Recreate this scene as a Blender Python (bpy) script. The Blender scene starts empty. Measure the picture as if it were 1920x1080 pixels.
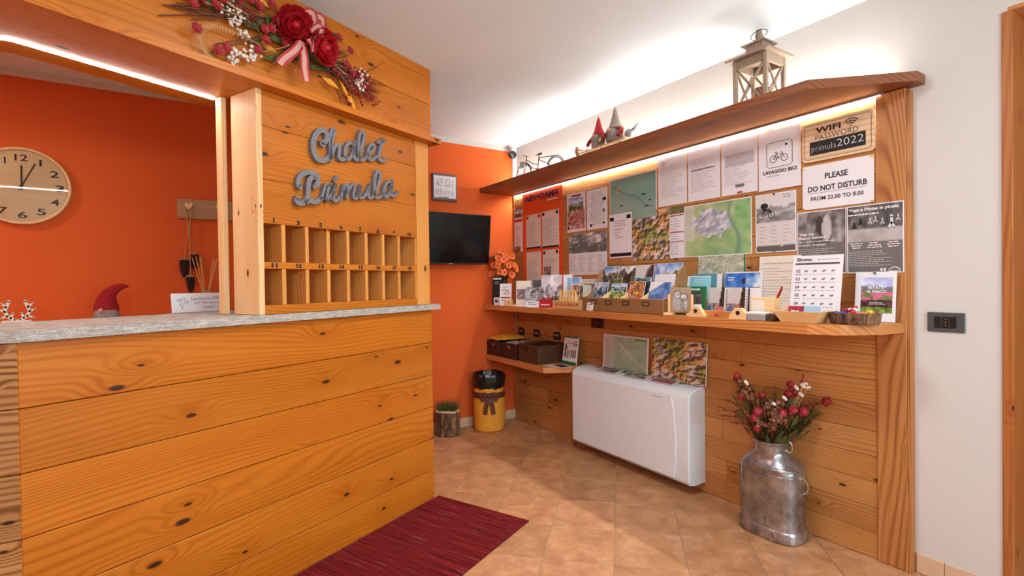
import bpy, bmesh, math, random
from mathutils import Vector, Matrix
PI = math.pi
random.seed(7)
SC = bpy.context.scene
COL = SC.collection
D = bpy.data

# ------------------------------------------------------------------ camera
def cam_matrix(loc, yaw, pitch, roll):
    cy, sy = math.cos(yaw), math.sin(yaw)
    fwd0 = Vector((sy, cy, 0)); rt = Vector((cy, -sy, 0)); up0 = Vector((0, 0, 1))
    fwd = fwd0 * math.cos(pitch) + up0 * math.sin(pitch)
    up = up0 * math.cos(pitch) - fwd0 * math.sin(pitch)
    r2 = rt * math.cos(roll) + up * math.sin(roll)
    u2 = up * math.cos(roll) - rt * math.sin(roll)
    m = Matrix((r2, u2, -fwd)).transposed().to_4x4()
    m.translation = Vector(loc)
    return m
cd_ = D.cameras.new('camera'); cam = D.objects.new('camera', cd_); COL.objects.link(cam)
cd_.sensor_width = 36; cd_.lens = 945.95 / 1920 * 36; cd_.clip_start = .02
cam.matrix_world = cam_matrix((-2.485, -3.75, 1.2), .574323, -.010865, -.013723)
SC.camera = cam

# ------------------------------------------------------------------ world, exposure, room lamps, added fill light
w = D.worlds.new('world'); SC.world = w; w.use_nodes = True
w.node_tree.nodes['Background'].inputs[0].default_value = (.75, .87, 1, 1)
w.node_tree.nodes['Background'].inputs[1].default_value = .6
SC.view_settings.view_transform = 'Standard'; SC.view_settings.look = 'None'
SC.view_settings.exposure = 0.26; SC.view_settings.gamma = 1; SC.view_settings.use_curve_mapping = False
LED_DOWN, LED_UP, LED_BEAM = 690, 135, 52          # radiance of the three LED strips
def area(name, loc, target, sx, sy, power, col):
    l = D.lights.new(name, 'AREA'); l.shape = 'RECTANGLE'; l.size = sx; l.size_y = sy; l.energy = power; l.color = col
    o = D.objects.new(name, l); COL.objects.link(o); o.location = loc
    o.rotation_euler = (Vector(target) - Vector(loc)).to_track_quat('-Z', 'Y').to_euler(); return o
area('lobby_ceiling_lamp', (-1.45, -2.55, 2.37), (-1.45, -2.55, 0), .35, .35, 17, (.92, .97, 1))
area('office_ceiling_lamp', (-4.0, -.95, 2.36), (-4.0, -.95, 0), .25, .25, 9.5, (1, .98, .95))
area('entrance_daylight', (-1.2, -5.32, 1.45), (-1.2, 0, 1.3), 1.5, 1.5, 46, (.74, .90, 1))
def fill_point(name, loc, radius, power, col):
    l = D.lights.new(name, 'POINT'); l.shadow_soft_size = radius; l.energy = power; l.color = col; o = D.objects.new(name, l); COL.objects.link(o); o.location = loc
fill_point('added_fill_light', (-3.2, -4.4, 1.8), .14, 48, (.78, .93, 1))  # added fill light without a fixture, lifts the ceiling and the heater front

# ------------------------------------------------------------------ helpers
def lin(v): return v / 12.92 if v <= .04045 else ((v + .055) / 1.055) ** 2.4
def hx(h):
    h = h.lstrip('#'); return tuple(lin(int(h[i:i + 2], 16) / 255) for i in (0, 2, 4))
def rgb(r, g, b): return (lin(r / 255), lin(g / 255), lin(b / 255))

class N:                                   # tiny node builder
    def __init__(s, name):
        s.m = D.materials.new(name); s.m.use_nodes = True; s.t = s.m.node_tree
        s.b = s.t.nodes['Principled BSDF']
    def n(s, typ, **kw):
        x = s.t.nodes.new(typ)
        for k, v in kw.items():
            if k.startswith('i_'): 
                key = k[2:]; key = int(key) if key.isdigit() else key.replace('_', ' ')
                if hasattr(v, 'is_output') or isinstance(v, bpy.types.NodeSocket): s.t.links.new(v, x.inputs[key])
                else: x.inputs[key].default_value = v
            else: setattr(x, k, v)
        return x
    def math(s, op, a, b=None, c=None):
        x = s.t.nodes.new('ShaderNodeMath'); x.operation = op
        for i, v in enumerate((a, b, c)):
            if v is None: continue
            if isinstance(v, bpy.types.NodeSocket): s.t.links.new(v, x.inputs[i])
            else: x.inputs[i].default_value = v
        return x.outputs[0]
    def vmath(s, op, a, b):
        x = s.t.nodes.new('ShaderNodeVectorMath'); x.operation = op
        for i, v in enumerate((a, b)):
            if isinstance(v, bpy.types.NodeSocket): s.t.links.new(v, x.inputs[i])
            else: x.inputs[i].default_value = v
        return x.outputs[0]
    def ramp(s, fac, stops, interp='LINEAR'):
        x = s.t.nodes.new('ShaderNodeValToRGB'); x.color_ramp.interpolation = interp
        e = x.color_ramp.elements
        while len(e) < len(stops): e.new(.5)
        for k, (p, c) in zip(e, stops): k.position = p; k.color = tuple(c)[:3] + (1,) if not isinstance(c, (int, float)) else (c, c, c, 1)
        s.t.links.new(fac, x.inputs[0]); return x.outputs[0]
    def mix(s, f, a, b, blend='MIX'):
        x = s.t.nodes.new('ShaderNodeMix'); x.data_type = 'RGBA'; x.blend_type = blend
        for i, v in ((0, f), (6, a), (7, b)):
            if isinstance(v, bpy.types.NodeSocket): s.t.links.new(v, x.inputs[i])
            else: x.inputs[i].default_value = v if i == 0 else tuple(v)[:3] + (1,)
        return x.outputs[2]
    def noise(s, vec, scale, detail=2, rough=.5, dist=0):
        x = s.n('ShaderNodeTexNoise'); s.t.links.new(vec, x.inputs['Vector'])
        x.inputs['Scale'].default_value = scale; x.inputs['Detail'].default_value = detail
        x.inputs['Roughness'].default_value = rough; x.inputs['Distortion'].default_value = dist
        return x.outputs[0]
    def bump(s, h, strength=.2, dist=.01):
        x = s.n('ShaderNodeBump'); x.inputs['Strength'].default_value = strength; x.inputs['Distance'].default_value = dist
        s.t.links.new(h, x.inputs['Height']); s.t.links.new(x.outputs[0], s.b.inputs['Normal'])
    def set(s, rough=None, metal=None, color=None, spec=None):
        if rough is not None:
            if isinstance(rough, bpy.types.NodeSocket): s.t.links.new(rough, s.b.inputs['Roughness'])
            else: s.b.inputs['Roughness'].default_value = rough
        if metal is not None: s.b.inputs['Metallic'].default_value = metal
        if spec is not None: s.b.inputs['Specular IOR Level'].default_value = spec
        if color is not None:
            if isinstance(color, bpy.types.NodeSocket): s.t.links.new(color, s.b.inputs['Base Color'])
            else: s.b.inputs['Base Color'].default_value = tuple(color)[:3] + (1,)
        return s.m

def plain(name, col, rough=.6, metal=0, var=.12, scale=25, bump=0, spec=None):
    s = N(name); tc = s.n('ShaderNodeTexCoord').outputs['Object']
    f = s.noise(tc, scale, 3)
    c = s.ramp(f, [(.25, tuple(x * (1 - var) for x in col)), (.75, tuple(min(1, x * (1 + var)) for x in col))])
    if bump: s.bump(f, bump, .004)
    return s.set(rough, metal, c, spec)

def glow(name, col, strength):
    s = N(name); s.b.inputs['Emission Color'].default_value = tuple(col) + (1,); s.b.inputs['Emission Strength'].default_value = strength
    return s.set(.5, 0, (.8, .8, .8))

def wood(name, light, mid, dark, axis='X', knot=(.05, .018, .006), kden=.55, ksize=1.0, freq=55, warp=10, rough=.45, tint=.16, bump=.12, contrast=1.0):
    """softwood boards: growth rings, fine fibre and knots in the board's own object space"""
    s = N(name)
    tc = s.n('ShaderNodeTexCoord').outputs['Object']
    rnd = s.n('ShaderNodeObjectInfo').outputs['Random']
    sep = s.n('ShaderNodeSeparateXYZ'); s.t.links.new(tc, sep.inputs[0]); X, Y, Z = sep.outputs
    if axis == 'X': al, ac = X, s.math('ADD', Y, Z)
    elif axis == 'Z': al, ac = Z, s.math('ADD', X, Y)
    else: al, ac = Y, s.math('ADD', X, Z)
    al = s.math('ADD', al, s.math('MULTIPLY', rnd, 41.7)); ac = s.math('ADD', ac, s.math('MULTIPLY', rnd, 23.1))
    def vec(sa, sc):
        c = s.n('ShaderNodeCombineXYZ'); s.t.links.new(s.math('MULTIPLY', al, sa), c.inputs[0])
        s.t.links.new(s.math('MULTIPLY', ac, sc), c.inputs[1]); s.t.links.new(s.math('MULTIPLY', rnd, 9.0), c.inputs[2]); return c.outputs[0]
    vo = s.n('ShaderNodeTexVoronoi', voronoi_dimensions='2D', feature='F1'); vo.inputs['Scale'].default_value = 1
    kv = vec(2.6 / ksize, 6.5 / ksize); s.t.links.new(kv, vo.inputs['Vector'])
    kd = vo.outputs['Distance']; sc = s.n('ShaderNodeSeparateColor'); s.t.links.new(vo.outputs['Color'], sc.inputs[0])
    keep = s.math('GREATER_THAN', sc.outputs[0], 1 - kden)
    ks = s.math('ADD', s.math('MULTIPLY', sc.outputs[1], .06), .03)          # knots differ in size
    kn = s.math('MULTIPLY', keep, s.ramp(s.math('DIVIDE', kd, ks), [(.55, 1.0), (1.0, 0.0)]))
    halo = s.math('MULTIPLY', keep, s.ramp(kd, [(0, 1.0), (.38, 0.0)], 'EASE'))
    lo = s.noise(vec(.42, 2.6), 1, 2, .45)
    ph = s.math('ADD', s.math('MULTIPLY', ac, freq), s.math('MULTIPLY', lo, warp * 6.283))
    ph = s.math('ADD', ph, s.math('MULTIPLY', halo, 16.0))
    ring = s.math('MULTIPLY_ADD', s.math('SINE', ph), .5, .5); ring = s.math('POWER', ring, 2.2)
    ring = s.math('MULTIPLY', ring, s.ramp(s.noise(vec(.8, 7), 1, 2, .5), [(.3, .25), (.7, 1.0)]))
    fib = s.noise(vec(4, 240), 1, 3, .6)
    blot = s.noise(vec(.9, 5.5), 1, 3, .5)
    f = s.math('MULTIPLY_ADD', ring, .34 * contrast, s.math('MULTIPLY', fib, .34))
    f = s.math('ADD', f, s.math('MULTIPLY', blot, .42)); f = s.math('MULTIPLY_ADD', halo, .10, f)
    c = s.ramp(f, [(.25, light), (.55, mid), (1.0, dark)])
    c = s.mix(kn, c, knot)
    tv = s.math('MULTIPLY_ADD', rnd, tint * 2, 1 - tint)
    cc = s.n('ShaderNodeCombineColor'); 
    for i in range(3): s.t.links.new(tv, cc.inputs[i])
    c = s.mix(1.0, c, cc.outputs[0], 'MULTIPLY')
    s.bump(s.math('ADD', f, s.math('MULTIPLY', fib, .5)), bump, .003)
    return s.set(rough, 0, c, .3)

# ---- mesh builders
def box(bm, c, sz, rz=0, bev=0):
    r = bmesh.ops.create_cube(bm, size=1)
    vs = r['verts']
    bmesh.ops.scale(bm, vec=sz, verts=vs)
    if bev:
        es = list({e for v in vs for e in v.link_edges})
        rr = bmesh.ops.bevel(bm, geom=es, offset=bev, segments=1, affect='EDGES')
        vs = list({v for f in rr['faces'] for v in f.verts} | {v for v in vs if v.is_valid})
        # include all verts of the island
        seen = set(vs); st = list(vs)
        while st:
            v = st.pop()
            for e in v.link_edges:
                o = e.other_vert(v)
                if o not in seen: seen.add(o); st.append(o)
        vs = list(seen)
    if rz: bmesh.ops.rotate(bm, cent=(0, 0, 0), matrix=Matrix.Rotation(rz, 3, 'Z'), verts=vs)
    bmesh.ops.translate(bm, vec=c, verts=vs)
    return vs
def bx(bm, x0, x1, y0, y1, z0, z1, bev=0): return box(bm, ((x0 + x1) / 2, (y0 + y1) / 2, (z0 + z1) / 2), (abs(x1 - x0), abs(y1 - y0), abs(z1 - z0)), 0, bev)
def prism(bm, pts, a, b, axis='z'):
    def P(p, h): return {'z': (p[0], p[1], h), 'y': (p[0], h, p[1]), 'x': (h, p[0], p[1])}[axis]
    A = [bm.verts.new(P(p, a)) for p in pts]; B = [bm.verts.new(P(p, b)) for p in pts]
    n = len(pts); fs = [bm.faces.new(A), bm.faces.new(B)]
    for i in range(n): fs.append(bm.faces.new((A[i], A[(i + 1) % n], B[(i + 1) % n], B[i])))
    bmesh.ops.recalc_face_normals(bm, faces=fs); return A + B
def tube(bm, pts, r, n=6, closed=False):
    pts = [Vector(p) for p in pts]; m = len(pts); rs = r if isinstance(r, (list, tuple)) else [r] * m
    rings = []; up = None
    for i, p in enumerate(pts):
        if closed: t = pts[(i + 1) % m] - pts[i - 1]
        else: t = pts[min(i + 1, m - 1)] - pts[max(i - 1, 0)]
        t.normalize()
        if up is None: up = Vector((0, 0, 1)) if abs(t.z) < .9 else Vector((1, 0, 0))
        a = t.cross(up)
        if a.length < 1e-4: a = t.cross(Vector((0, 1, .3)))
        a.normalize(); b = a.cross(t); up = b
        rings.append([bm.verts.new(p + (a * math.cos(2 * PI * k / n) + b * math.sin(2 * PI * k / n)) * rs[i]) for k in range(n)])
    fs = []
    for i in range(m if closed else m - 1):
        A, B = rings[i], rings[(i + 1) % m]
        for k in range(n): fs.append(bm.faces.new((A[k], A[(k + 1) % n], B[(k + 1) % n], B[k])))
    if not closed:
        fs.append(bm.faces.new(rings[0])); fs.append(bm.faces.new(rings[-1]))
    bmesh.ops.recalc_face_normals(bm, faces=fs)
def lathe(bm, prof, n=24, sx=1, sy=1, c=(0, 0), power=2):
    """profile (r, z) turned about the upright axis; power > 2 squares the outline"""
    rings = []
    for r, z in prof:
        ring = []
        for k in range(n):
            a = 2 * PI * k / n; ca, sa = math.cos(a), math.sin(a)
            if power != 2: 
                q = (abs(ca) ** power + abs(sa) ** power) ** (-1 / power); ca, sa = ca * q, sa * q
            ring.append(bm.verts.new((c[0] + r * sx * ca, c[1] + r * sy * sa, z)))
        rings.append(ring)
    fs = []
    for A, B in zip(rings, rings[1:]):
        for k in range(n): fs.append(bm.faces.new((A[k], A[(k + 1) % n], B[(k + 1) % n], B[k])))
    if prof[0][0] > 1e-5: fs.append(bm.faces.new(rings[0]))
    if prof[-1][0] > 1e-5: fs.append(bm.faces.new(rings[-1]))
    bmesh.ops.remove_doubles(bm, verts=[v for R in rings for v in R], dist=1e-6)
    bmesh.ops.recalc_face_normals(bm, faces=[f for f in fs if f.is_valid])
def ball(bm, c, r, s=(1, 1, 1), sub=1, rot=None):
    vs = bmesh.ops.create_icosphere(bm, subdivisions=sub, radius=1)['verts']
    bmesh.ops.scale(bm, vec=(r * s[0], r * s[1], r * s[2]), verts=vs)
    if rot is not None: bmesh.ops.rotate(bm, cent=(0, 0, 0), matrix=rot, verts=vs)
    bmesh.ops.translate(bm, vec=c, verts=vs); return vs
def smooth_pts(p, k=6):
    if len(p) < 3: return [Vector(q) for q in p]
    P = [Vector(q) for q in p]; P = [P[0] * 2 - P[1]] + P + [P[-1] * 2 - P[-2]]; out = []
    for i in range(1, len(P) - 2):
        for j in range(k):
            t = j / k
            out.append(.5 * ((2 * P[i]) + (P[i + 1] - P[i - 1]) * t + (2 * P[i - 1] - 5 * P[i] + 4 * P[i + 1] - P[i + 2]) * t * t + (3 * P[i] - P[i - 1] - 3 * P[i + 1] + P[i + 2]) * t ** 3))
    out.append(P[-2]); return out
def ribbon(bm, pts, wd, y0, y1, sm=5, closed=False):
    """flat stroke in the x-z plane with round ends, thick from y0 (front) to y1 (back)"""
    P = smooth_pts([(a, b) for a, b in pts], sm) if sm else [Vector(p) for p in pts]
    n = len(P); L = []; R = []
    for i, p in enumerate(P):
        t = (P[(i + 1) % n] - P[i - 1]) if closed else P[min(i + 1, n - 1)] - P[max(i - 1, 0)]
        if t.length < 1e-9: t = Vector((1, 0))
        t.normalize(); nn = Vector((-t.y, t.x)) * wd / 2
        L.append((bm.verts.new((p.x + nn.x, y0, p.y + nn.y)), bm.verts.new((p.x + nn.x, y1, p.y + nn.y))))
        R.append((bm.verts.new((p.x - nn.x, y0, p.y - nn.y)), bm.verts.new((p.x - nn.x, y1, p.y - nn.y))))
    fs = []
    for i in range(n if closed else n - 1):
        j = (i + 1) % n
        fs.append(bm.faces.new((L[i][0], L[j][0], R[j][0], R[i][0])))
        fs.append(bm.faces.new((L[i][1], R[i][1], R[j][1], L[j][1])))
        fs.append(bm.faces.new((L[i][0], L[i][1], L[j][1], L[j][0]))); fs.append(bm.faces.new((R[i][0], R[j][0], R[j][1], R[i][1])))
    bmesh.ops.recalc_face_normals(bm, faces=fs)
    if not closed:
        for q in (P[0], P[-1]):
            prism(bm, [(q.x + wd / 2 * math.cos(a * PI / 5), q.y + wd / 2 * math.sin(a * PI / 5)) for a in range(10)], y0, y1, 'y')
def clip_poly(poly, x0, x1, y0, y1):
    def cl(P, f, g):
        out = []
        for i in range(len(P)):
            a, b = P[i - 1], P[i]; fa, fb = f(a), f(b)
            if (fa >= 0) != (fb >= 0): t = fa / (fa - fb); out.append((a[0] + (b[0] - a[0]) * t, a[1] + (b[1] - a[1]) * t))
            if fb >= 0: out.append(b)
        return out
    for f in (lambda p: p[0] - x0, lambda p: x1 - p[0], lambda p: p[1] - y0, lambda p: y1 - p[1]):
        poly = cl(poly, f, None)
        if not poly: return []
    return poly

# ---- objects
def mesh(name, bm, mat, smooth=False):
    me = D.meshes.new(name); bm.to_mesh(me); bm.free()
    if mat: me.materials.append(mat)
    if smooth:
        for p in me.polygons: p.use_smooth = True
        try: me.set_sharp_from_angle(angle=smooth if isinstance(smooth, float) else .7)
        except Exception: pass
    return me
def ob(name, bm, mat, parent=None, loc=(0, 0, 0), rot=(0, 0, 0), smooth=False):
    me = bm if isinstance(bm, bpy.types.Mesh) else mesh(name, bm, mat, smooth)
    o = D.objects.new(name, me); COL.objects.link(o); o.location = loc; o.rotation_euler = rot
    if parent: o.parent = parent
    return o
def tag(o, label, cat, group=None, kind=None):
    o['label'] = label; o['category'] = cat
    if group: o['group'] = group
    if kind: o['kind'] = kind
    return o
def thing(name, label, cat, loc=(0, 0, 0), rz=0, group=None, rot=None):
    o = D.objects.new(name, None); COL.objects.link(o); o.empty_display_size = .05
    o.location = loc; o.rotation_euler = rot or (0, 0, rz); return tag(o, label, cat, group)
def struct(name, bm, mat, loc=(0, 0, 0), rz=0):
    o = ob(name, bm, mat, None, loc, (0, 0, rz)); o['kind'] = 'structure'; return o
def B(): return bmesh.new()
def dup(root, loc, rz=None, label=None):
    r = root.copy(); COL.objects.link(r); r.location = loc
    if rz is not None: r.rotation_euler = (0, 0, rz)
    if label: r['label'] = label
    for ch in list(root.children):
        c = ch.copy(); COL.objects.link(c); c.parent = r
        for g in list(ch.children):
            d = g.copy(); COL.objects.link(d); d.parent = c
    return r
RZ = -PI / 2                                   # things on the right wall: local x runs along the wall to the right, local -y into the room
def RW(u, d, z): return (-d, -u, z)
CO = Vector((-1.332, -1.14, 0)); CA = math.radians(24.935)
CDV = Vector((math.cos(CA), math.sin(CA), 0)); CNV = Vector((math.sin(CA), -math.cos(CA), 0))
def CW(x, y, z): return tuple(CO + CDV * x - CNV * y + Vector((0, 0, z)))   # counter frame -> world

# ------------------------------------------------------------------ materials
M = {}
M['counter'] = wood('honey_spruce', rgb(204, 122, 34), rgb(180, 96, 16), rgb(134, 62, 8), 'X', kden=.6, ksize=1.0, freq=420, warp=26, rough=.4, tint=.08, contrast=.72)
M['counter_v'] = wood('honey_spruce_upright', rgb(226, 164, 90), rgb(210, 138, 62), rgb(172, 98, 38), 'Z', kden=.4, ksize=.8, freq=500, warp=20, rough=.42, tint=.06)
M['pale_lit_v'] = wood('pale_lit_spruce_upright', rgb(240, 208, 160), rgb(228, 182, 126), rgb(196, 140, 86), 'Z', kden=.4, ksize=.6, freq=500, warp=16, rough=.5, tint=.03)  # pale wood, with the beam strip's light put into its tone
M['plywood'] = wood('light_plywood', rgb(236, 206, 170), rgb(222, 186, 146), rgb(190, 148, 108), 'X', kden=.0, ksize=.3, freq=260, warp=12, rough=.55, tint=.02)
M['old_v'] = wood('weathered_larch', rgb(206, 152, 96), rgb(176, 118, 64), rgb(92, 50, 20), 'X', kden=.5, ksize=.8, freq=330, warp=18, tint=.2, contrast=1.7)
M['panel'] = wood('brushed_spruce', rgb(198, 142, 84), rgb(174, 114, 58), rgb(112, 64, 28), 'X', kden=.6, ksize=.75, freq=420, warp=24, rough=.5, tint=.12, contrast=.78)
M['panel_v'] = wood('brushed_larch_upright', rgb(200, 140, 84), rgb(174, 110, 58), rgb(100, 50, 22), 'Z', kden=.35, ksize=.6, freq=360, warp=30, rough=.5, tint=.04, contrast=1.2)
M['cornice'] = wood('brown_larch', rgb(150, 90, 52), rgb(120, 68, 38), rgb(82, 44, 24), 'Y', kden=.2, ksize=.8, freq=380, warp=20, rough=.45, tint=.03)
M['shelf'] = wood('orange_larch', rgb(216, 148, 84), rgb(188, 118, 60), rgb(140, 78, 34), 'Y', kden=.0, ksize=.8, freq=400, warp=18, rough=.4, tint=.03)
M['door'] = wood('door_pine', rgb(184, 116, 60), rgb(158, 90, 42), rgb(110, 56, 22), 'Z', kden=.4, ksize=.7, freq=300, warp=16, rough=.42, tint=.04)
M['pale'] = wood('pale_pine', rgb(240, 204, 152), rgb(228, 182, 126), rgb(196, 142, 88), 'X', kden=.0, ksize=.3, freq=700, warp=10, rough=.5, tint=.04)
M['crate'] = wood('brown_crate_wood', rgb(160, 116, 76), rgb(132, 92, 58), rgb(92, 60, 36), 'X', kden=.0, ksize=.3, freq=700, warp=12, rough=.55, tint=.06)
M['grey_wood'] = wood('grey_driftwood', rgb(176, 156, 134), rgb(140, 120, 102), rgb(100, 84, 70), 'Z', kden=.0, ksize=.3, freq=900, warp=10, rough=.7, tint=.06)
M['peg'] = wood('bleached_board', rgb(196, 164, 124), rgb(164, 128, 88), rgb(104, 74, 46), 'X', kden=.0, ksize=.5, freq=500, warp=14, rough=.7, tint=.02)
def plaster(name, col, sc=60, bp=.08):
    s = N(name); tc = s.n('ShaderNodeTexCoord').outputs['Object']
    f = s.noise(tc, sc, 4); g = s.noise(tc, 1.3, 3)
    c = s.ramp(g, [(.3, tuple(x * .965 for x in col)), (.7, tuple(min(1, x * 1.03) for x in col))])
    s.bump(f, bp, .004); return s.set(.85, 0, c, .2)
M['white'] = plaster('white_plaster', rgb(209, 204, 197))
M['ceil'] = plaster('white_ceiling', rgb(232, 245, 250), 40, .03)
M['orange'] = plaster('burnt_orange_paint', rgb(214, 94, 40), 90, .05)
def tile_mat():
    s = N('terracotta_tile'); tc = s.n('ShaderNodeTexCoord').outputs['Object']; rnd = s.n('ShaderNodeObjectInfo').outputs['Random']
    cmb = s.n('ShaderNodeCombineXYZ'); s.t.links.new(s.math('MULTIPLY', rnd, 31.0), cmb.inputs[2])
    v = s.vmath('ADD', tc, cmb.outputs[0])
    f = s.noise(v, 9, 4, .6, .4); g = s.noise(v, 45, 3, .6)
    k = s.math('ADD', s.math('MULTIPLY', f, .75), s.math('MULTIPLY', g, .25))
    c = s.ramp(k, [(.3, rgb(160, 106, 68)), (.5, rgb(188, 134, 90)), (.7, rgb(210, 160, 116))])
    t = s.math('MULTIPLY_ADD', rnd, .2, .9); cc = s.n('ShaderNodeCombineColor')
    for i in range(3): s.t.links.new(t, cc.inputs[i])
    c = s.mix(1, c, cc.outputs[0], 'MULTIPLY'); s.bump(k, .08, .003)
    return s.set(s.ramp(g, [(.2, .34), (.8, .5)]), 0, c)
M['tile'] = tile_mat()
M['grout'] = plain('grout', rgb(186, 158, 128), .9, 0, .08, 80)
M['skirt'] = plain('beige_skirting_tile', rgb(212, 178, 146), .5, 0, .06, 14)
def slab_mat():
    s = N('grey_gneiss'); tc = s.n('ShaderNodeTexCoord').outputs['Object']
    f = s.noise(s.vmath('MULTIPLY', tc, (28, 28, 240)), 1, 5, .65); g = s.noise(tc, 160, 4, .7)
    k = s.math('ADD', s.math('MULTIPLY', f, .6), s.math('MULTIPLY', g, .4))
    c = s.ramp(k, [(.3, rgb(112, 106, 98)), (.5, rgb(172, 164, 154)), (.66, rgb(222, 216, 208))])
    s.bump(k, .5, .006); return s.set(.55, 0, c)
M['slab'] = slab_mat()
def rug_mat():
    s = N('woven_red_rag_rug'); tc = s.n('ShaderNodeTexCoord').outputs['Object']
    a = s.noise(s.vmath('MULTIPLY', tc, (150, 2.2, 1)), 1, 3, .6); b = s.noise(s.vmath('MULTIPLY', tc, (320, 5, 1)), 1, 2, .5)
    c = s.ramp(a, [(.28, rgb(54, 14, 16)), (.45, rgb(100, 22, 24)), (.6, rgb(126, 32, 34)), (.75, rgb(140, 54, 52))])
    c = s.mix(s.ramp(b, [(.66, 0.0), (.74, .75)]), c, rgb(176, 150, 146)); c = s.mix(s.ramp(b, [(.26, .8), (.34, 0.0)]), c, rgb(40, 14, 20))
    s.bump(s.math('ADD', a, b), .6, .004); return s.set(.95, 0, c, .1)
M['rug'] = rug_mat()
def steel_mat():
    s = N('worn_tinned_steel'); tc = s.n('ShaderNodeTexCoord').outputs['Object']
    f = s.noise(tc, 9, 5, .65); g = s.noise(s.vmath('MULTIPLY', tc, (30, 30, 9)), 1, 4, .7)
    c = s.ramp(f, [(.3, rgb(104, 102, 102)), (.5, rgb(160, 160, 162)), (.7, rgb(200, 202, 206))])
    c = s.mix(s.ramp(g, [(.62, 0.0), (.72, .7)]), c, rgb(84, 76, 70))
    s.bump(f, .25, .01); return s.set(s.ramp(g, [(.3, .18), (.7, .42)]), .85, c)
M['steel'] = steel_mat()
M['chrome'] = plain('worn_wire', rgb(190, 184, 176), .3, 1, .1)
M['alu'] = plain('aluminium_profile', rgb(190, 186, 180), .4, .8, .04)
M['led_down'] = glow('led_diffuser_board', (1, .96, .91), LED_DOWN)
M['led_soft'] = glow('led_diffuser_front', (1, .93, .84), 5)
M['led_up'] = glow('led_diffuser_upward', (1, .97, .93), LED_UP)
M['led_beam'] = glow('led_diffuser_beam', (1, .95, .9), LED_BEAM)
M['black'] = plain('black_plastic', rgb(22, 22, 24), .4, 0, .1)
M['screen'] = plain('black_glass', rgb(8, 8, 10), .12, 0, .1)
M['grey'] = plain('grey_painted_letters', rgb(118, 116, 120), .5, 0, .12, 300, .2)
M['darkgrey'] = plain('anthracite_plastic', rgb(74, 78, 82), .35, 0, .06)
M['whiteplastic'] = plain('white_enamel', rgb(230, 238, 242), .3, 0, .02)
M['greyplastic'] = plain('light_grey_plastic', rgb(150, 150, 150), .4, 0, .03)
M['ink'] = plain('black_ink', rgb(30, 28, 30), .7, 0, .1)
M['inkbrown'] = plain('burnt_ink', rgb(66, 44, 30), .8, 0, .15)
M['chalk'] = plain('chalk', rgb(210, 208, 204), .9, 0, .1, 400)
M['whiteink'] = plain('white_ink', rgb(236, 232, 228), .7, 0, .02)
M['faint'] = plain('faint_print', rgb(168, 163, 167), .8, 0, .05)
M['purple'] = plain('purple_ink', rgb(70, 30, 90), .6, 0, .05)
M['greyink'] = plain('grey_ink', rgb(120, 116, 120), .8, 0, .05)
M['paper'] = plain('white_paper', rgb(232, 228, 230), .6, 0, .02, 6)
M['cream'] = plain('cream_paper', rgb(228, 218, 204), .6, 0, .02, 6)
M['blackpaper'] = plain('black_card', rgb(26, 22, 22), .7, 0, .1)
M['orangepaper'] = plain('orange_board', rgb(226, 84, 24), .55, 0, .03)
M['card'] = plain('buff_cardboard', rgb(220, 176, 118), .7, 0, .05, 40)
M['chalkboard'] = plain('chalkboard_black', rgb(36, 32, 32), .8, 0, .15, 30)
M['brass'] = plain('brass_pin', rgb(226, 184, 60), .35, .3, .05)
M['greenplastic'] = plain('green_pin_plastic', rgb(30, 110, 66), .35, 0, .05)
M['liner'] = plain('black_bin_liner', rgb(20, 18, 18), .22, 0, .1, 40, .5)
M['yellowcloth'] = plain('ochre_bin_cloth', rgb(226, 150, 36), .75, 0, .1, 22, .2)
M['brownribbon'] = plain('brown_ribbon', rgb(92, 44, 26), .55, 0, .12)
M['twine'] = plain('jute_twine', rgb(190, 146, 96), .9, 0, .15, 120)
M['bamboo'] = plain('reed_stick', rgb(222, 160, 92), .6, 0, .08)
M['soil'] = plain('dark_soil', rgb(40, 28, 20), .95, 0, .2, 60)
M['pot'] = plain('dark_brown_vase', rgb(34, 20, 18), .35, 0, .1)
M['tyre'] = plain('dark_iron', rgb(44, 34, 32), .55, .3, .1)
M['rust'] = plain('brown_iron', rgb(74, 50, 40), .6, .3, .15)
M['redpaint'] = plain('red_paint', rgb(178, 24, 30), .4, 0, .1)
M['redcloth'] = plain('red_felt', rgb(150, 14, 22), .9, 0, .15, 120, .3)
M['greycloth'] = plain('grey_felt', rgb(132, 120, 108), .95, 0, .15, 120, .3)
M['beard'] = plain('grey_wool', rgb(150, 142, 138), .95, 0, .22, 140, .6)
M['skin'] = plain('felt_nose', rgb(222, 160, 124), .8, 0, .05)
M['cone'] = plain('pine_cone_scale', rgb(58, 40, 32), .7, 0, .25, 60)
M['conetip'] = plain('pine_cone_base', rgb(176, 134, 96), .8, 0, .15, 60)
M['glass'] = None
s_ = N('clear_glass'); s_.b.inputs['Transmission Weight'].default_value = 1; s_.b.inputs['IOR'].default_value = 1.45
M['glass'] = s_.set(.03, 0, (1, 1, 1))
def glazing():
    s = N('clock_glazing'); tr = s.n('ShaderNodeBsdfTransparent'); gl = s.n('ShaderNodeBsdfGlossy'); gl.inputs['Roughness'].default_value = .03
    fr = s.n('ShaderNodeFresnel'); fr.inputs['IOR'].default_value = 1.45; mx = s.n('ShaderNodeMixShader')
    s.t.links.new(fr.outputs[0], mx.inputs[0]); s.t.links.new(tr.outputs[0], mx.inputs[1]); s.t.links.new(gl.outputs[0], mx.inputs[2])
    s.t.links.new(mx.outputs[0], s.t.nodes['Material Output'].inputs['Surface']); return s.m
M['glazing'] = glazing()
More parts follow.
